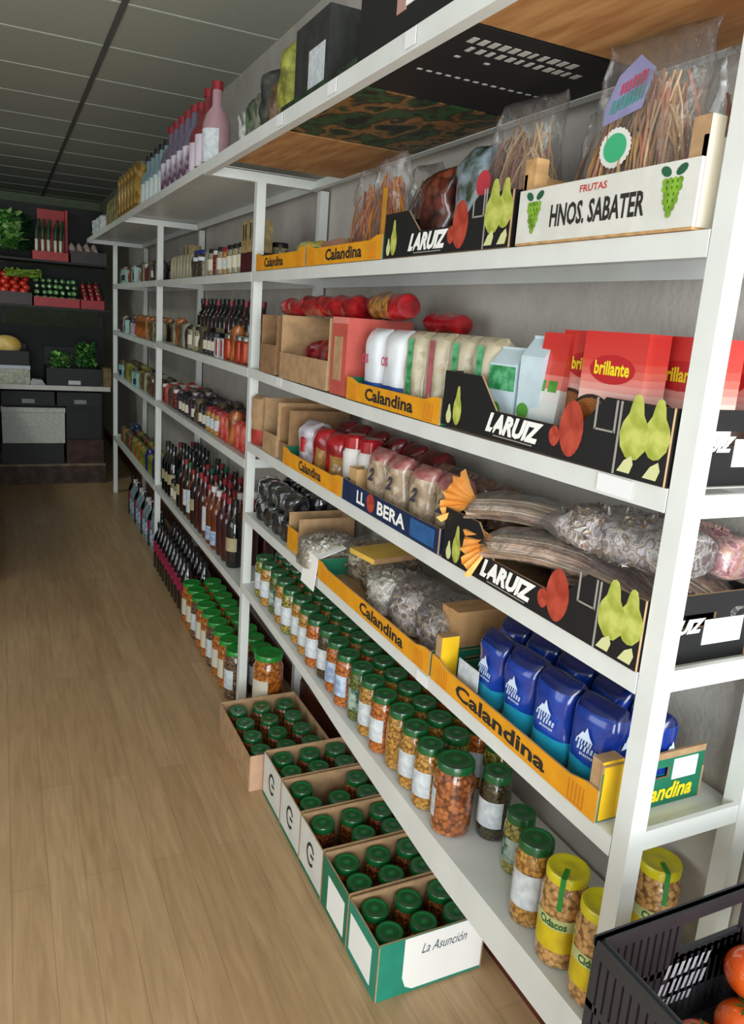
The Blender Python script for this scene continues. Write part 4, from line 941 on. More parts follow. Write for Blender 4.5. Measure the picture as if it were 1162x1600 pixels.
# ------------------------------------------------------------------ bottles and packs of the far bays
def bottle(r, h, m, cap, neck=.3, label=None, lz=(.2, .5), shoulder=.62):
    z1 = h*shoulder; z2 = h*(1-neck*.75)
    prof = [(0, .001), (r*.9, 0), (r, .008), (r, z1), (r*.8, z1+(z2-z1)*.5), (r*.36, z2), (r*.34, h*.93)]
    sp = [P('bottle_body', MB().lathe(prof, 14, m).mesh('bottle_body', 50)), P('cap', MB().lathe([(r*.34, h*.90), (r*.42, h*.90), (r*.42, h*.995), (0, h)], 12, cap).mesh('cap', 40))]
    if label: sp[0] = P('bottle_body', sp[0][1], kids=(P('paper_label', MB().lathe([(r+.0006, h*lz[0]), (r+.0006, h*lz[1])], 10, label, a0=PI-.8, a1=PI+1.5).mesh('paper_label', 60)),))
    return sp
g_dark = mat('#0d0f12', .08, 0, .1, coat=.8); g_green = mat('#0f1d12', .08, 0, .1, coat=.8); g_amber = mat('#6a2e10', .08, 0, .15, coat=.8); g_red = mat('#3a0c14', .1, 0, .15, coat=.8); g_clear = mat('#7f949a', .08, 0, .2, coat=.8)
g_blue = mat('#27366e', .2, 0, .2, coat=.5)
caps = dict(r=mat('#8c1824', .4, 0, .1), k=mat('#121214', .4, 0, .1), w=mat('#cfcaca', .4, 0, .05), g=mat('#1a5a3a', .4, 0, .1), o=mat('#a8702c', .4, 0, .1), p=mat('#a8305a', .4, 0, .1), b=mat('#1c2c6c', .4, 0, .1))
pink = mat('#a0244c', .45, 0, .2, 40, h2='#7c1838'); lab_old = mat('#a89c78', .5, 0, .1)
K = dict(
    wine=(bottle(.037, .30, g_dark, caps['k'], label=lab_old, lz=(.25, .45)), 'bottle', 'dark wine bottle with a cream label', .085),
    wine_red=(bottle(.037, .29, g_red, caps['r']), 'bottle', 'dark red bottle with a red capsule', .085),
    wine_green=(bottle(.036, .29, g_green, caps['g'], label=lab_white), 'bottle', 'green glass bottle with a white label', .085),
    amber=(bottle(.04, .28, g_amber, caps['w'], label=lab_blue, lz=(.08, .32), neck=.25), 'bottle', 'amber liquor bottle with a pale blue label', .09),
    amber2=(bottle(.036, .27, g_amber, caps['r'], label=lab_white, lz=(.15, .6)), 'bottle', 'amber liquor bottle with a tall white label', .085),
    pinklab=(bottle(.04, .29, g_dark, caps['k'], label=pink, lz=(.38, .62), neck=.22), 'bottle', 'black soda bottle with a pink label', .088),
    clear=(bottle(.042, .28, g_clear, caps['w'], label=lab_blue, neck=.22), 'bottle', 'clear bottle with a pale label', .09),
    tin=(jar_spec(.036, .11, mat('#a8381c', .3, .3, .2, 20), mat('#8c8c88', .3, .8, .1), None), 'tin', 'small copper red tin', .08),
    redcap=(jar_spec(.032, .115, c_amber, caps['r'], lab_white), 'jar', 'red-lidded jar with a white label', .075),
    redjar=(jar_spec(.032, .11, content('#6a1a18', '#8c2c24', '#4a1412'), caps['w'], None), 'jar', 'white-lidded jar of dark red preserve', .075),
    darkjar=(jar_spec(.031, .105, content('#1c1a1c', '#3a343a', '#24202a'), caps['k'], lab_cream), 'jar', 'small dark jar with a cream label', .073),
    creamjar=(jar_spec(.034, .12, content('#8a8468', '#a8a080', '#70694c'), caps['k'], lab_cream), 'jar', 'cream coloured jar with a black lid', .08),
    bluejar=(jar_spec(.042, .125, content('#2c2a14', '#4a3418', '#33240e'), caps['b'], lab_white, lz=(.6, .74)), 'jar', 'dark jar with a blue lid', .095),
    cream=([P('wrapper', pack(.07, .055, .13, mat('#a8a488', .5, 0, .15, 20), 300, lump=.004))], 'pack', 'cream coloured packet', .075),
    orange=([P('wrapper', pack(.075, .06, .15, mat('#b0601c', .4, 0, .3, 20, coat=.4), 301, lump=.006))], 'pack', 'orange packet', .08),
    redpack=([P('wrapper', pack(.075, .06, .12, mat('#a81c20', .4, 0, .3, 24, coat=.4, h2='#c4604c'), 302, lump=.006))], 'pack', 'red packet', .08),
    purple=([P('wrapper', pack(.07, .055, .12, mat('#4a2c44', .4, 0, .3, 24, coat=.3), 303, lump=.006))], 'pack', 'dark purple packet', .075),
    bluepack=([P('wrapper', pack(.085, .07, .16, g_blue, 304, lump=.006))], 'pack', 'dark blue packet', .09),
    yellow=([P('wrapper', pack(.08, .065, .13, mat('#8c8420', .4, 0, .3, 24, coat=.4, h2='#5c6a20'), 305, lump=.006))], 'pack', 'yellow green packet', .085),
    brown=([P('wrapper', pack(.075, .06, .13, mat('#6a5a44', .5, 0, .3, 30), 306, lump=.008))], 'pack', 'brown packet', .08),
    whitebox=([P('body', MB().box(-.03, .03, -.035, .035, 0, .085, lab_white).mesh('body')), P('red_panel', MB().box(-.0306, -.03, -.035, .0, .01, .08, print_red).mesh('red_panel'))], 'box', 'white box with a red panel', .08),
    tealbox=([P('body', MB().box(-.05, .05, -.05, .05, 0, .10, mat('#8fb4b0', .5, 0, .1)).mesh('body')), P('dark_panel', MB().box(-.0506, -.05, -.04, .04, .02, .06, navy_card).mesh('dark_panel'))], 'box', 'pale teal box', .11),
    stickbox=([P('body', MB().box(-.035, .035, -.04, .04, 0, .075, mat('#4a1418', .5, 0, .2)).mesh('body')), P('paper_sleeve', MB().box(-.034, .034, -.039, .039, .075, .19, mat('#a89260', .6, 0, .2, 30)).mesh('paper_sleeve')),
               P('black_stripe', MB().box(-.0346, -.034, -.022, -.008, .12, .18, print_black).mesh('black_stripe')), P('black_stripe', MB().box(-.0346, -.034, .008, .022, .12, .18, print_black).mesh('black_stripe'))], 'box', 'tall cream carton with dark red base', .09),
    greenlid=(jar_spec(.050, .215, content('#a85c1c', '#c87a2c', '#8c4416', '#b86a24', scale=90), lid_bright, lab_cream, lw=.4), 'jar', 'tall jar of orange pickles with a bright green lid', .108),
    greenlid2=(jar_spec(.050, .215, content('#4a3a24', '#6a4a34', '#8a7a70', scale=90), lid_bright, lab_white, lw=.5), 'jar', 'tall dark jar with a bright green lid', .108),
)
bayname = {1: 'second bay', 2: 'far bay'}
def fill(bay, shelf, z, y0, pattern, rows=2, x0=.05, dx=.085, sc=1):
    """pattern: front row from near to far; the back rows repeat it in another order"""
    for r in range(rows):
        y = y0+.02*r; pat = pattern if r == 0 else (pattern[2:]+pattern[:2])
        for i, k in enumerate(pat):
            sp, cat, lab, w = K[k]
            y += w*sc/2
            if y > YP[bay+1]-.05: break
            rn = ['front row', 'back row', 'wall row'][r]
            nm = {'bottle': 'drink_bottle', 'jar': 'small_jar', 'pack': 'food_packet', 'tin': 'food_tin', 'box': 'food_box'}[cat]
            thing(nm, cat, sp, '%s, %s in %s, %s, %s' % (lab, ordn[i] if i < len(ordn) else 'last', rn, shelf, bayname[bay]), (x0+r*dx, y, z), random.uniform(-.15, .15),
                  '%s on the %s of the %s' % (cat+'s', shelf, bayname[bay]), sc=sc)
            y += w*sc/2+.004
e = .0008
fill(1, 'upper shelf', DEF[1]['A']+e, 2.15, ['stickbox', 'stickbox', 'creamjar', 'creamjar', 'creamjar', 'redcap', 'creamjar', 'redjar', 'creamjar', 'cream', 'bluejar', 'bluejar', 'purple', 'cream', 'cream', 'cream', 'cream', 'cream', 'cream', 'cream'])
fill(1, 'second shelf', DEF[1]['B']+e, 2.17, ['cream', 'tin', 'tin', 'orange', 'tin', 'whitebox', 'whitebox', 'darkjar', 'darkjar', 'darkjar', 'brown', 'creamjar', 'cream', 'creamjar', 'purple', 'cream', 'brown', 'orange', 'cream'], rows=1)
for i in range(14):
    sp = K['wine'][0] if i % 3 else K['wine_red'][0]
    thing('drink_bottle', 'bottle', sp, 'dark bottle against the wall on the second shelf, second bay, %s' % ordn[i], (.17, 2.5+i*.085, DEF[1]['B']+e), random.uniform(-.2, .2), 'dark bottles against the wall on the second shelf', sc=.88)
fill(1, 'middle shelf', DEF[1]['C']+e, 2.15, ['redpack', 'redpack', 'redpack', 'orange', 'redpack', 'redpack', 'redcap', 'redcap', 'redcap', 'darkjar', 'darkjar', 'brown', 'darkjar', 'purple', 'darkjar', 'darkjar', 'darkjar', 'purple', 'redjar', 'brown', 'purple', 'redpack', 'redjar', 'redjar'], rows=3, dx=.075)
fill(1, 'low shelf', DEF[1]['E']+e, 2.36, ['wine', 'wine_red', 'wine_red', 'amber', 'amber', 'amber2', 'wine_red', 'wine_red', 'wine', 'amber2', 'wine_green', 'wine_red', 'wine', 'creamjar', 'creamjar', 'wine', 'wine', 'wine'], rows=3, dx=.08)
fill(2, 'upper shelf', DEF[2]['A']+e, 4.12, ['purple', 'cream', 'purple', 'darkjar', 'brown', 'purple', 'redjar', 'cream', 'brown', 'whitebox', 'tealbox', 'purple', 'redjar', 'cream', 'brown', 'whitebox', 'tealbox', 'purple', 'cream', 'brown', 'cream'])
fill(2, 'second shelf', DEF[2]['B']+e, 4.12, ['cream', 'brown', 'cream', 'brown', 'orange', 'cream', 'orange', 'orange', 'orange', 'orange', 'orange', 'whitebox', 'purple', 'whitebox', 'purple', 'tealbox', 'whitebox', 'purple', 'cream', 'purple', 'purple'])
fill(2, 'middle shelf', DEF[2]['C']+e, 4.12, ['brown', 'brown', 'redjar', 'brown', 'brown', 'cream', 'cream', 'brown', 'yellow', 'tealbox', 'tealbox', 'brown', 'yellow', 'yellow', 'cream', 'yellow', 'brown', 'tealbox', 'brown', 'brown'])
fill(2, 'low shelf', DEF[2]['E']+e, 4.12, ['bluepack', 'bluepack', 'yellow', 'yellow', 'bluepack', 'yellow', 'yellow', 'yellow', 'redpack', 'yellow', 'redpack', 'yellow', 'brown', 'redpack', 'brown', 'brown', 'yellow', 'redpack', 'brown'])
# goods standing on the floor under the second and far bays
y = 2.20
for i in range(9):
    k = 'greenlid' if i in (1, 2, 4, 7, 8, 5) else 'greenlid2'
    for r in range(2):
        thing('pickle_jar', 'jar', K[k][0], '%s on floor, %s of %s row' % (K[k][2], ordn[i], ('front', 'back')[r]), (.018+r*.108, y, .0005), random.uniform(-.2, .2), 'tall green-lidded jars on the floor')
    y += .108
i = 0
while y < 4.0:
    for r in range(2):
        thing('drink_bottle', 'bottle', K['pinklab'][0], 'black bottle with pink label on the floor, %s of the %s row' % (ordn[i], ('front', 'back')[r]), (.02+r*.09, y, .0005), random.uniform(-.2, .2), 'pink-labelled bottles on the floor')
    y += .09; i += 1
y = 4.14; i = 0
while y < 5.4:
    k = 'clear' if i % 3 else 'pinklab'
    thing('drink_bottle', 'bottle', K[k][0], '%s on the floor under the far bay, %s' % (K[k][2], ordn[i]), (.06, y, .0005), 0, 'bottles on the floor under the far bay', sc=1.05)
    y += .10; i += 1
thing('pickle_jar', 'jar', K['greenlid'][0], 'large jar of brown pickles with a green lid, right of the first inner post', (.10, 2.02, .0005), .3, None, sc=(1.25, 1.25, 1.25))
# bottles and packs along the top board
top = ZT+.0365
i = 0
for (y, k, lab, s_) in [(2.20, 'w', 'pale pink bottle with a red cap', 1.0), (2.315, 'pk', 'dark red and pink bottle with a red cap', 1.0), (2.43, 'pk', 'dark red and white bottle with a red cap', .92)]+[(2.545+.115*q, 'w2', 'white and purple bottle', .97) for q in range(5)]+[(3.12+.12*q, 'bw', 'pale blue bottle with a black cap', .86) for q in range(5)]:
    c = dict(w=('#b08c94', 'r'), pk=('#7c2c34', 'r'), w2=('#6c6478', 'r'), bw=('#7f9ca4', 'k'))[k]
    lb = dict(w=lab_white, pk=mat('#d8cdd8', .4, 0, .1), w2=mat('#54344a', .4, 0, .2, h2='#cfc8d8'), bw=mat('#cfdcdc', .4, 0, .1))[k]
    thing('detergent_bottle', 'bottle', bottle(.05, .29, mat(c[0], .3, 0, .1, coat=.3), caps[c[1]], neck=.38, shoulder=.5, label=lb, lz=(.06, .44)), '%s on the top board, %s from near' % (lab, ordn[i]), (-.125, y, top), 0, 'detergent bottles on the top board', sc=s_)
    i += 1
goldm = mat('#8c6a20', .35, .2, 0, 40, kind='beanshades', stops=('#8c6a20', '#b08c3c', '#6a4a14', '#a08850'))
for i in range(6):
    thing('gold_can', 'can', [P('can_body', MB().lathe([(0, 0), (.05, 0), (.052, .01), (.052, .22), (.045, .235), (0, .236)], 16, goldm).mesh('can_body', 40)), P('lid', MB().lathe([(.046, .235), (.046, .25), (0, .252)], 14, mat('#5a5440', .4, 0, .1)).mesh('lid', 40))], 'golden tin on the top board, %s' % ordn[i], (-.125, 3.80+i*.125, top), 0, 'golden tins on the top board')
for i in range(5):
    thing('food_packet', 'pack', [P('wrapper', pack(.10, .08, .19, mat('#8a8650', .45, 0, .3, 24, h2='#5a4a24'), 320+i, lump=.006))], 'olive packet on the top board beyond the golden tins, %s' % ordn[i], (-.125, 4.62+i*.12, top), 0, 'olive packets on the top board')
for i in range(3):
    thing('white_bundle', 'bag', [P('wrapper', pack(.16, .12, .12, mat('#c4c8cc', .4, 0, .1, 20), 330+i, lump=.02))], 'crumpled white bag at the far end of the top board, %s' % ordn[i], (-.12, 5.4+i*.2, top), 0, 'crumpled white bags on the top board')
# paper cone hanging by the first inner post
cone = [P('paper_cone', pack(.085, .05, .185, lambda t, a: mat('#b0392e', .5, 0, .2) if t < .34 else kraft, 340, lump=.004, fin=.02, name='paper_cone'))]
thing('kraft_bag', 'bag', cone, 'kraft bag with a red foot standing before the first inner post', (-.028+.055, 2.03, Z['C']+.0008), .2)

# ------------------------------------------------------------------ produce display at the end of the shop
DX0, DX1, DY = -2.4, .02, 6.45
dark_metal = mat('#101112', .6, .1, .1); bar_m = mat('#c4c2ba', .5, 0, .05)
rk = []
for x in (DX0, -1.62, -.83, -.022):
    rk.append(P('post', MB().box(x, x+.03, DY+.501, DY+.531, 0, 2.2, dark_metal).mesh('post')))
for z, y0, y1 in ((.845, DY, DY+.5), (1.52, DY+.02, DY+.5), (1.90, DY+.1, DY+.5)):
    rk.append(P('shelf_board', MB().box(DX0, DX1, y0, y1, z, z+.018, dark_metal).mesh('shelf_board')))
for z0, z1 in ((.865, 1.36), (1.62, 1.88), (1.92, 2.40), (.19, .82)):
    rk.append(P('back_panel', MB().box(DX0, DX1, DY+.485, DY+.495, z0, z1, mat('#0d0f0f', .7, 0, .3, 8)).mesh('back_panel')))
rk.append(P('front_bar', MB().box(DX0, DX1, DY-.012, DY-.001, .835, .875, bar_m).mesh('front_bar'), label='white front bar'))
thing('produce_rack', 'shelving', rk, 'dark produce rack with a white front bar at the end of the aisle', (0, 0, 0))
brownw = mat('#4a3226', .7, 0, .3, 14)
thing('wooden_plinth', 'plinth', [P('front_board', MB().box(DX0, -.02, DY+.02, DY+.04, .0, .16, brownw).mesh('front_board')), P('top_board', MB().box(DX0, -.02, DY+.02, DY+.5, .16, .18, mat('#7a6a54', .7, 0, .2, 14)).mesh('top_board'))], 'low brown wooden plinth below the produce rack', (0, 0, 0))
foam = mat('#c4c8c0', .75, 0, .08, 40)
thing('foam_box', 'box', [P('body', MB().box(0, .50, 0, .38, 0, .27, foam).mesh('body')), P('lid', MB().box(-.005, .505, -.005, .385, .27, .31, foam).mesh('lid'))], 'white foam box under the produce rack', (-.86, DY+.03, .365-.0))
thing('black_crate', 'crate', [P('body', MB().box(0, .50, 0, .4, 0, .18, black_card).mesh('body')), P('rim', MB().box(-.004, .504, -.006, .406, .18, .184, dark_metal).mesh('rim'))], 'black crate holding up the white foam box', (-.87, DY+.035, .1805))
def slat_crate(w, d, h, m, label_m=None):
    sp = [P('base', MB().box(0, w, 0, d, 0, .008, m).mesh('base'))]
    for nm, a in (('front_panel', (0, w, 0, .01)), ('back_panel', (0, w, d-.01, d)), ('end_panel', (0, .01, .01, d-.01)), ('end_panel', (w-.01, w, .01, d-.01))):
        sp.append(P(nm, MB().box(a[0], a[1], a[2], a[3], .008, h, m).mesh(nm)))
    if label_m: sp.append(P('price_card', MB().box(w*.38, w*.38+.10, -.004, -.001, .02, .055, label_m).mesh('price_card'), label='white price card'))
    return sp
card_g = mat('#8f918c', .6, 0, .1)
for i, (x, w) in enumerate(((-.86, .42), (-.42, .37))):
    thing('black_crate', 'crate', slat_crate(w, .36, .12, black_card, card_g), 'black crate with a price card just below the white bar, %s' % ('left' if i == 0 else 'right'), (x, DY+.03, .695))
    thing('black_crate', 'crate', slat_crate(.30, .34, .30, dark_metal), 'dark crate supporting the one with the price card, %s' % ('left' if i == 0 else 'right'), (-.345, DY+.07, .3945)) if i else None
thing('brown_carton', 'carton', closed_carton(.31, .34, .21, mat('#4a2a20', .7, 0, .3, 12)), 'red brown carton at the right end under the rack', (-.345, DY+.05, .1805))
# shelf at mid height
redp = mat('#a60d14', .5, 0, .1)
tiltm = ('X', .0)
def produce(name, cat, me, label, pts, group, rnd=.5):
    rd = random.Random(hash(name) % 97 if False else len(name))
    for k, (x, y, z) in enumerate(pts):
        o = thing(name, cat, [P(name, me)], label, (x, y, z), rd.uniform(-1, 1)*rnd, group, sc=rd.uniform(.9, 1.08))
tom = MB().ball((0, 0, .033), .036, mat('#d83222', .25, 0, .15, 30, coat=.6), 12, 8, sz=.85); tom.lathe([(.0, .064), (.010, .066), (.0, .068)], 5, mat('#2c5a1c', .5, 0, .1)); tom_me = tom.mesh('tomato', 70)
thing('produce_crate', 'crate', slat_crate(.62, .40, .10, mat('#2a1414', .5, 0, .2)), 'dark crate heaped with tomatoes on the middle rack shelf', (-1.22, DY+.04, 1.5385))
pts = []
for r in range(5):
    for c in range(8):
        pts.append((-1.18+c*.074+(r % 2)*.02, DY+.09+r*.072, 1.61+r*.035))
produce('tomato', 'tomato', tom_me, 'red tomato heaped in the dark crate on the middle rack shelf', pts, 'tomatoes heaped on the produce rack')
thing('produce_crate', 'crate', slat_crate(.36, .40, .075, redp), 'red crate of pale green courgettes on the middle rack shelf', (-.585, DY+.03, 1.5385))
thing('produce_crate', 'crate', slat_crate(.19, .40, .075, redp), 'red crate of red peppers at the right end of the middle rack shelf', (-.215, DY+.03, 1.5385))
cg = mat('#9ccc8c', .35, 0, 0, 22, coat=.3, kind='noise', h2='#5c9a5c')
cou = MB().tube([(0, .0, .018), (0, .03, .02), (0, .09, .02), (0, .14, .018), (0, .15, .016)], [.008, .02, .021, .018, .008], 10, cg).mesh('courgette', 60)
pts = [(-.555+c*.049+(r % 2)*.006, DY+.045+r*.06, 1.585+r*.05) for r in range(4) for c in range(7)]
produce('courgette', 'courgette', cou, 'pale green courgette in the red crate on the middle rack shelf', pts, 'courgettes in the red crate', .25)
pep = MB().lathe([(0, .006), (.012, 0), (.021, .01), (.0245, .04), (.0245, .06), (.016, .072), (0, .064)], 12, mat('#8c1620', .2, 0, .2, coat=.6)).tube([(0, 0, .064), (0, .004, .09)], .005, 6, mat('#3a6a2c', .5, 0, .1)).mesh('red_pepper', 60)
pts = [(-.175+c*.055, DY+.06+r*.08, 1.585+r*.032) for r in range(4) for c in range(3)]
produce('red_pepper', 'pepper', pep, 'dark red pepper in the right crate of the middle rack shelf', pts, 'red peppers on the produce rack')
leafg = [mat(c, .5, 0, .25, 30) for c in ('#3f8a36', '#7cba58', '#28642e', '#a4d480')]
def leafy(n, w, d, h, seed, cols, big=.05, name='leafy_greens'):
    rd = random.Random(seed); m_ = MB()
    for i in range(n):
        p = Vector((rd.uniform(-w, w)/2, rd.uniform(-d, d)/2, rd.uniform(.1, 1)*h)); L = big*rd.uniform(.6, 1.3); ang = rd.uniform(0, 2*PI); el = rd.uniform(-.2, 1.2)
        dv = Vector((math.cos(ang)*math.cos(el), math.sin(ang)*math.cos(el), math.sin(el))); sd = dv.cross(Vector((0, 0, 1))); sd = (sd if sd.length > .01 else Vector((1, 0, 0))).normalized()*L*.38
        up = Vector((0, 0, L*.15))
        v = [p, p+dv*L*.4+sd+up, p+dv*L-up*.5, p+dv*L*.4-sd+up, p+dv*L*.5]
        m_.add(v, [(0, 1, 4), (1, 2, 4), (2, 3, 4), (3, 0, 4)], rd.choice(cols))
    return m_.mesh(name)
thing('green_beans', 'vegetable', [P('green_beans', (lambda m_: [m_.tube([(random.uniform(-.14, .14), random.uniform(-.1, .1), .01+random.random()*.07), (lambda a, b: (a, b, .01+random.random()*.05))(random.uniform(-.16, .16), random.uniform(-.1, .1))], .006, 5, random.choice([mat('#6a8a24', .5, 0, .1), mat('#8aa43c', .5, 0, .1)])) for _ in range(90)][-1])(MB()).mesh('green_beans'))], 'heap of yellow green beans above the tomatoes', (-.66, DY+.22, 1.755), 0)
bpy.data.objects['green_beans']['kind'] = 'stuff'
# top shelf
thing('produce_crate', 'crate', slat_crate(.28, .36, .07, redp), 'red crate of leeks on the top rack shelf', (-.585, DY+.11, 1.9185))
thing('produce_crate', 'crate', slat_crate(.29, .36, .10, mat('#2a1a16', .5, 0, .3)), 'dark brown crate of garlic at the right end of the top rack shelf', (-.285, DY+.11, 1.9185))
thing('red_crate', 'crate', [P('back_panel', MB().box(0, .24, 0, .02, 0, .44, redp).mesh('back_panel')), P('side_panel', MB().box(.22, .24, -.10, 0, 0, .44, redp).mesh('side_panel'))], 'upright red crate standing behind the leeks', (-.53, DY+.45, 1.9185))
lk = MB().tube([(0, 0, 0), (0, 0, .10), (0, .01, .16)], [.013, .013, .014], 8, mat('#c4cfb4', .4, 0, .08)).tube([(0, .01, .16), (.005, .02, .24), (.02, .05, .33)], [.014, .022, .010], 8, mat('#1d4a30', .5, 0, .3)).mesh('leek', 60)
for i, x in enumerate((-.55, -.50, -.455, -.40, -.36)):
    thing('leek', 'leek', [P('leek', lk)], 'leek with a white stalk standing in the red crate on the top rack shelf', (x, DY+.20+.01*(i % 2), 1.927), random.uniform(-.4, .4), 'leeks in the red crate')
gl = MB().lathe([(0, 0), (.024, .004), (.03, .02), (.02, .036), (.006, .05), (0, .056)], 10, mat('#b4a09a', .5, 0, .1, 30)).mesh('garlic_bulb', 50)
produce('garlic_bulb', 'garlic', gl, 'pale garlic bulb in the dark brown crate on the top rack shelf', [(-.26+c*.062, DY+.15+r*.07, 1.985+.02*r) for r in range(4) for c in range(4)], 'garlic bulbs in the brown crate')
thing('lettuce', 'vegetable', [P('lettuce', leafy(240, .26, .12, .30, 3, [leafg[1], leafg[3], leafg[0]], .10, 'lettuce'))], 'big pale green leafy lettuces at the left of the top rack shelf', (-.82, DY+.24, 1.95))
thing('herb_bunch', 'vegetable', [P('herb_bunch', leafy(160, .07, .12, .32, 4, [leafg[2], mat('#1c3a1c', .5, 0, .2)], .06, 'herb_bunch'))], 'dark green herb bunch between the lettuces and the leeks', (-.632, DY+.36, 1.95))
# lower shelf
thing('produce_crate', 'crate', slat_crate(.46, .36, .16, black_card, mat('#c4c4be', .6, 0, .02)), 'black crate of leafy greens with a price card on the white barred shelf', (-.50, DY+.03, .8635))
thing('lettuce', 'vegetable', [P('lettuce', leafy(420, .13, .22, .12, 5, leafg, .05, 'lettuce'))], 'mid green lettuces filling the left of the black crate', (-.375, DY+.20, 1.0))
thing('leafy_greens', 'vegetable', [P('leafy_greens', leafy(420, .14, .22, .22, 6, [leafg[0], leafg[2], leafg[1]], .05))], 'taller dark leafy greens at the right of the black crate', (-.165, DY+.20, 1.0))
thing('kraft_carton', 'carton', closed_carton(.07, .28, .17, mat('#8a7050', .8, 0, .2, 14), flap=False), 'kraft box at the right end of the white barred shelf', (-.03-.005, DY+.05, .8635))
mel = MB().ball((0, 0, .085), .1, mat('#d2a844', .5, 0, .2, 14, h2='#e0c47c'), 20, 12, sx=1.25, sz=.85).mesh('melon', 70)
thing('produce_box', 'box', [P('body', MB().box(0, .30, 0, .26, 0, .14, mat('#8c8f80', .6, 0, .3, 30, h2='#b0b0a0')).mesh('body')), P('lid', MB().box(-.003, .303, -.003, .263, .14, .168, mat('#b4b8c0', .5, 0, .05)).mesh('lid'))], 'pale printed box under the yellow melon', (-.93, DY+.03, .8635))
thing('black_crate', 'crate', slat_crate(.30, .26, .12, black_card), 'black crate under the yellow melon', (-.935, DY+.03, 1.032))
thing('melon', 'melon', [P('melon', mel)], 'yellow melon at the left of the white barred shelf', (-.81, DY+.155, 1.105))
thing('paper_tray', 'tray', [P('paper_tray', MB().prism([(0, 0), (.14, 0), (.11, .05), (.03, .06)], 'y', 0, .12, mat('#a8a8a8', .5, 0, .1)).mesh('paper_tray'))], 'white paper parcel left of the black crate of greens', (-.645, DY+.03, .8635))
thing('black_crate', 'crate', slat_crate(.46, .07, .32, dark_metal), 'tall dark crate standing behind the leafy greens', (-.50, DY+.405, .8635))
thing('black_crate', 'crate', slat_crate(.30, .14, .34, black_card), 'tall black crate standing behind the pale printed box', (-.95, DY+.31, .8635))
# dark counter at the left edge of the aisle
thing('dark_counter', 'counter', [P('body', MB().box(-.62, 0, 0, 2.4, 0, .88, mat('#17120f', .5, 0, .2)).mesh('body')), P('counter_top', MB().box(-.63, .01, -.01, 2.41, .88, .92, mat('#1c1a18', .3, 0, .1)).mesh('counter_top'))], 'dark counter along the left side of the aisle', (-.895, 3.9, 0))

# ------------------------------------------------------------------ tomato crate in front of the shelving end
pl = mat('#25272c', .5, 0, .1, 20)
def plastic_crate(w=.42, d=.60, h=.20):
    t = .006; sp = []
    sp.append(P('base', MB().box(0, w, 0, d, 0, .006, pl).mesh('base')))
    def wall(L):
        # slotted wall in its own plane: along u 0..L, height 0..h, with a hand hole in the middle
        m_ = MB(); hx0, hx1 = L/2-.055, L/2+.055; hz0, hz1 = h*.66, h*.84
        m_.box(0, L, 0, t, h*.88, h, pl); m_.box(0, L, 0, t, 0, h*.12, pl)
        m_.box(0, L, -.003, t+.003, h-.012, h, pl)
        m_.box(hx0-.01, hx1+.01, 0, t, hz0-.012, hz0, pl); m_.box(0, L, 0, t, h*.5, h*.55, pl)
        n = int(L/.013)
        for i in range(n+1):
            u = i*(L-.006)/n
            top_ = h*.88 if not (hx0-.012 < u < hx1+.006) else hz0-.006
            m_.box(u, u+.0085, 0, t, h*.12, top_, pl)
        m_.box(hx0-.012, hx1+.012, 0, t, h*.30, h*.62, pl)
        return m_
    far = wall(w)
    sp.append(P('side_wall', far.mesh('side_wall'), (0, d-t, 0)))
    sp.append(P('side_wall', far.mesh('side_wall'), (0, 0, 0)))
    R = Matrix.Rotation(PI/2, 3, 'Z'); e_ = wall(d-2*t).mesh('end_wall')
    sp.append(P('end_wall', e_, (t, t, 0), R)); sp.append(P('end_wall', e_, (w, t, 0), R))
    lt = mat('#a9a9ae', .5, 0, 0)
    sp.append(P('printed_lettering', glyph_rows([(.68, 1, .08, 1, 7), (.30, .62, .0, .95, 8), (.02, .22, 0, .72, 7)], lt, 9, .5, .5), (w*.5-.04, d-t-.0008, h*.40), R_END, (.095, .07, 1)))
    return sp
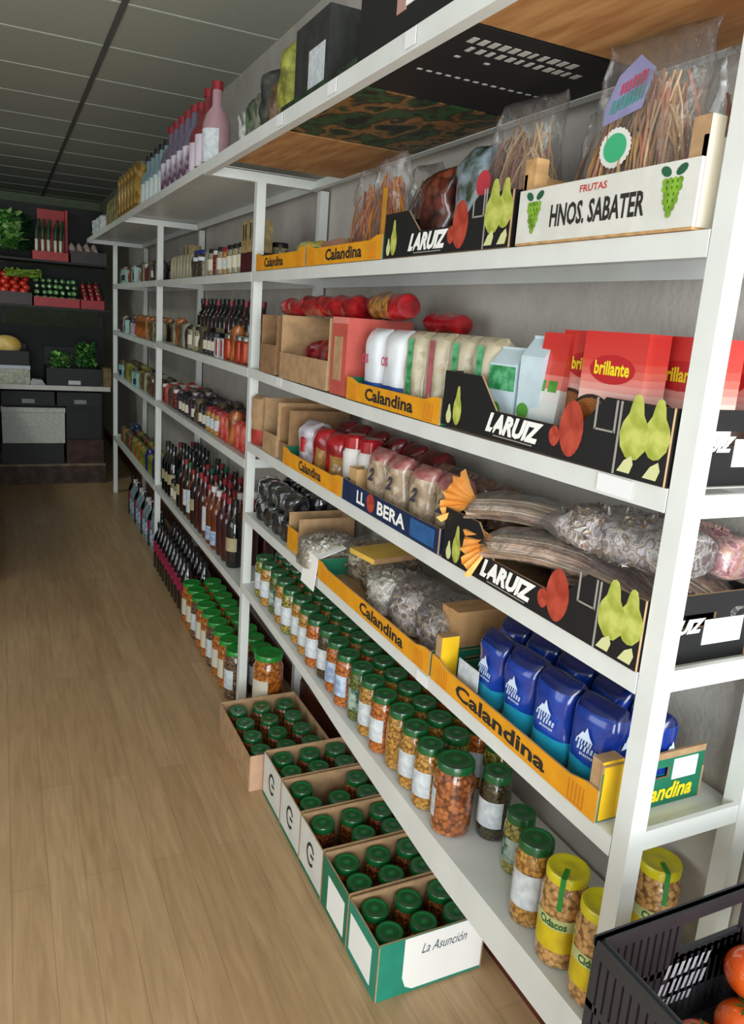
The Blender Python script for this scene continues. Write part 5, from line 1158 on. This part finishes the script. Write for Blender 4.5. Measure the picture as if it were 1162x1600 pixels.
CX, CY, CZ = -.196, -.745, .676
thing('plastic_crate', 'crate', plastic_crate(), 'dark grey plastic crate of tomatoes in front of the shelving end', (CX, CY, CZ))
thing('display_stand', 'stand', [P('table_top', MB().box(-.01, .43, -.01, .61, -.03, -.001, dark_metal).mesh('table_top'))]+[P('leg', MB().box(a, a+.03, b, b+.03, -CZ, -.03, dark_metal).mesh('leg')) for a in (0, .39) for b in (0, .57)], 'dark stand carrying the tomato crate', (CX-.0, CY, CZ))
tomn = MB().ball((0, 0, .034), .037, mat('#e8621c', .2, 0, .2, 12, coat=.7, h2='#d4401a'), 20, 14, sz=.88).mesh('tomato', 70)
calyx = MB(); 
for i in range(6):
    a = i*PI/3; calyx.add([(0, 0, .0675), (.009*math.cos(a-.3), .009*math.sin(a-.3), .0672), (.02*math.cos(a), .02*math.sin(a), .066), (.009*math.cos(a+.3), .009*math.sin(a+.3), .0672)], [(0, 1, 2, 3)], mat('#2c5a1c', .5, 0, .1))
calm = calyx.mesh('calyx')
for r in range(7):
    for c in range(5):
        zz = .008+(.0 if (r+c) % 2 else .004)
        thing('tomato', 'tomato', [P('tomato_body', tomn), P('calyx', calm)], 'orange red tomato in the dark grey plastic crate', (CX+.06+c*.079, CY+.055+r*.079, CZ+zz), random.uniform(-3, 3), 'tomatoes in the grey plastic crate')
for (x, y) in ((.245, .548), (.335, .552), (.29, .47)):
    thing('tomato', 'tomato', [P('tomato_body', tomn), P('calyx', calm)], 'orange red tomato heaped in the upper layer of the plastic crate', (CX+x, CY+y, CZ+.072), random.uniform(-3, 3), 'tomatoes in the upper layer of the plastic crate')

thing('ceiling_lamp', 'lamp', [P('housing', MB().box(-.16, .16, -.62, .62, 0, .05, white_metal).mesh('housing')), P('diffuser', MB().box(-.15, .15, -.6, .6, -.012, -.001, mat('#e8ece6', .4, 0, .02)).mesh('diffuser'))], 'added long white lamp fixture, out of view, over the far end of the aisle', (-1.7, 5.3, 2.719))  # unseen fixture made up to go with the added far fill light
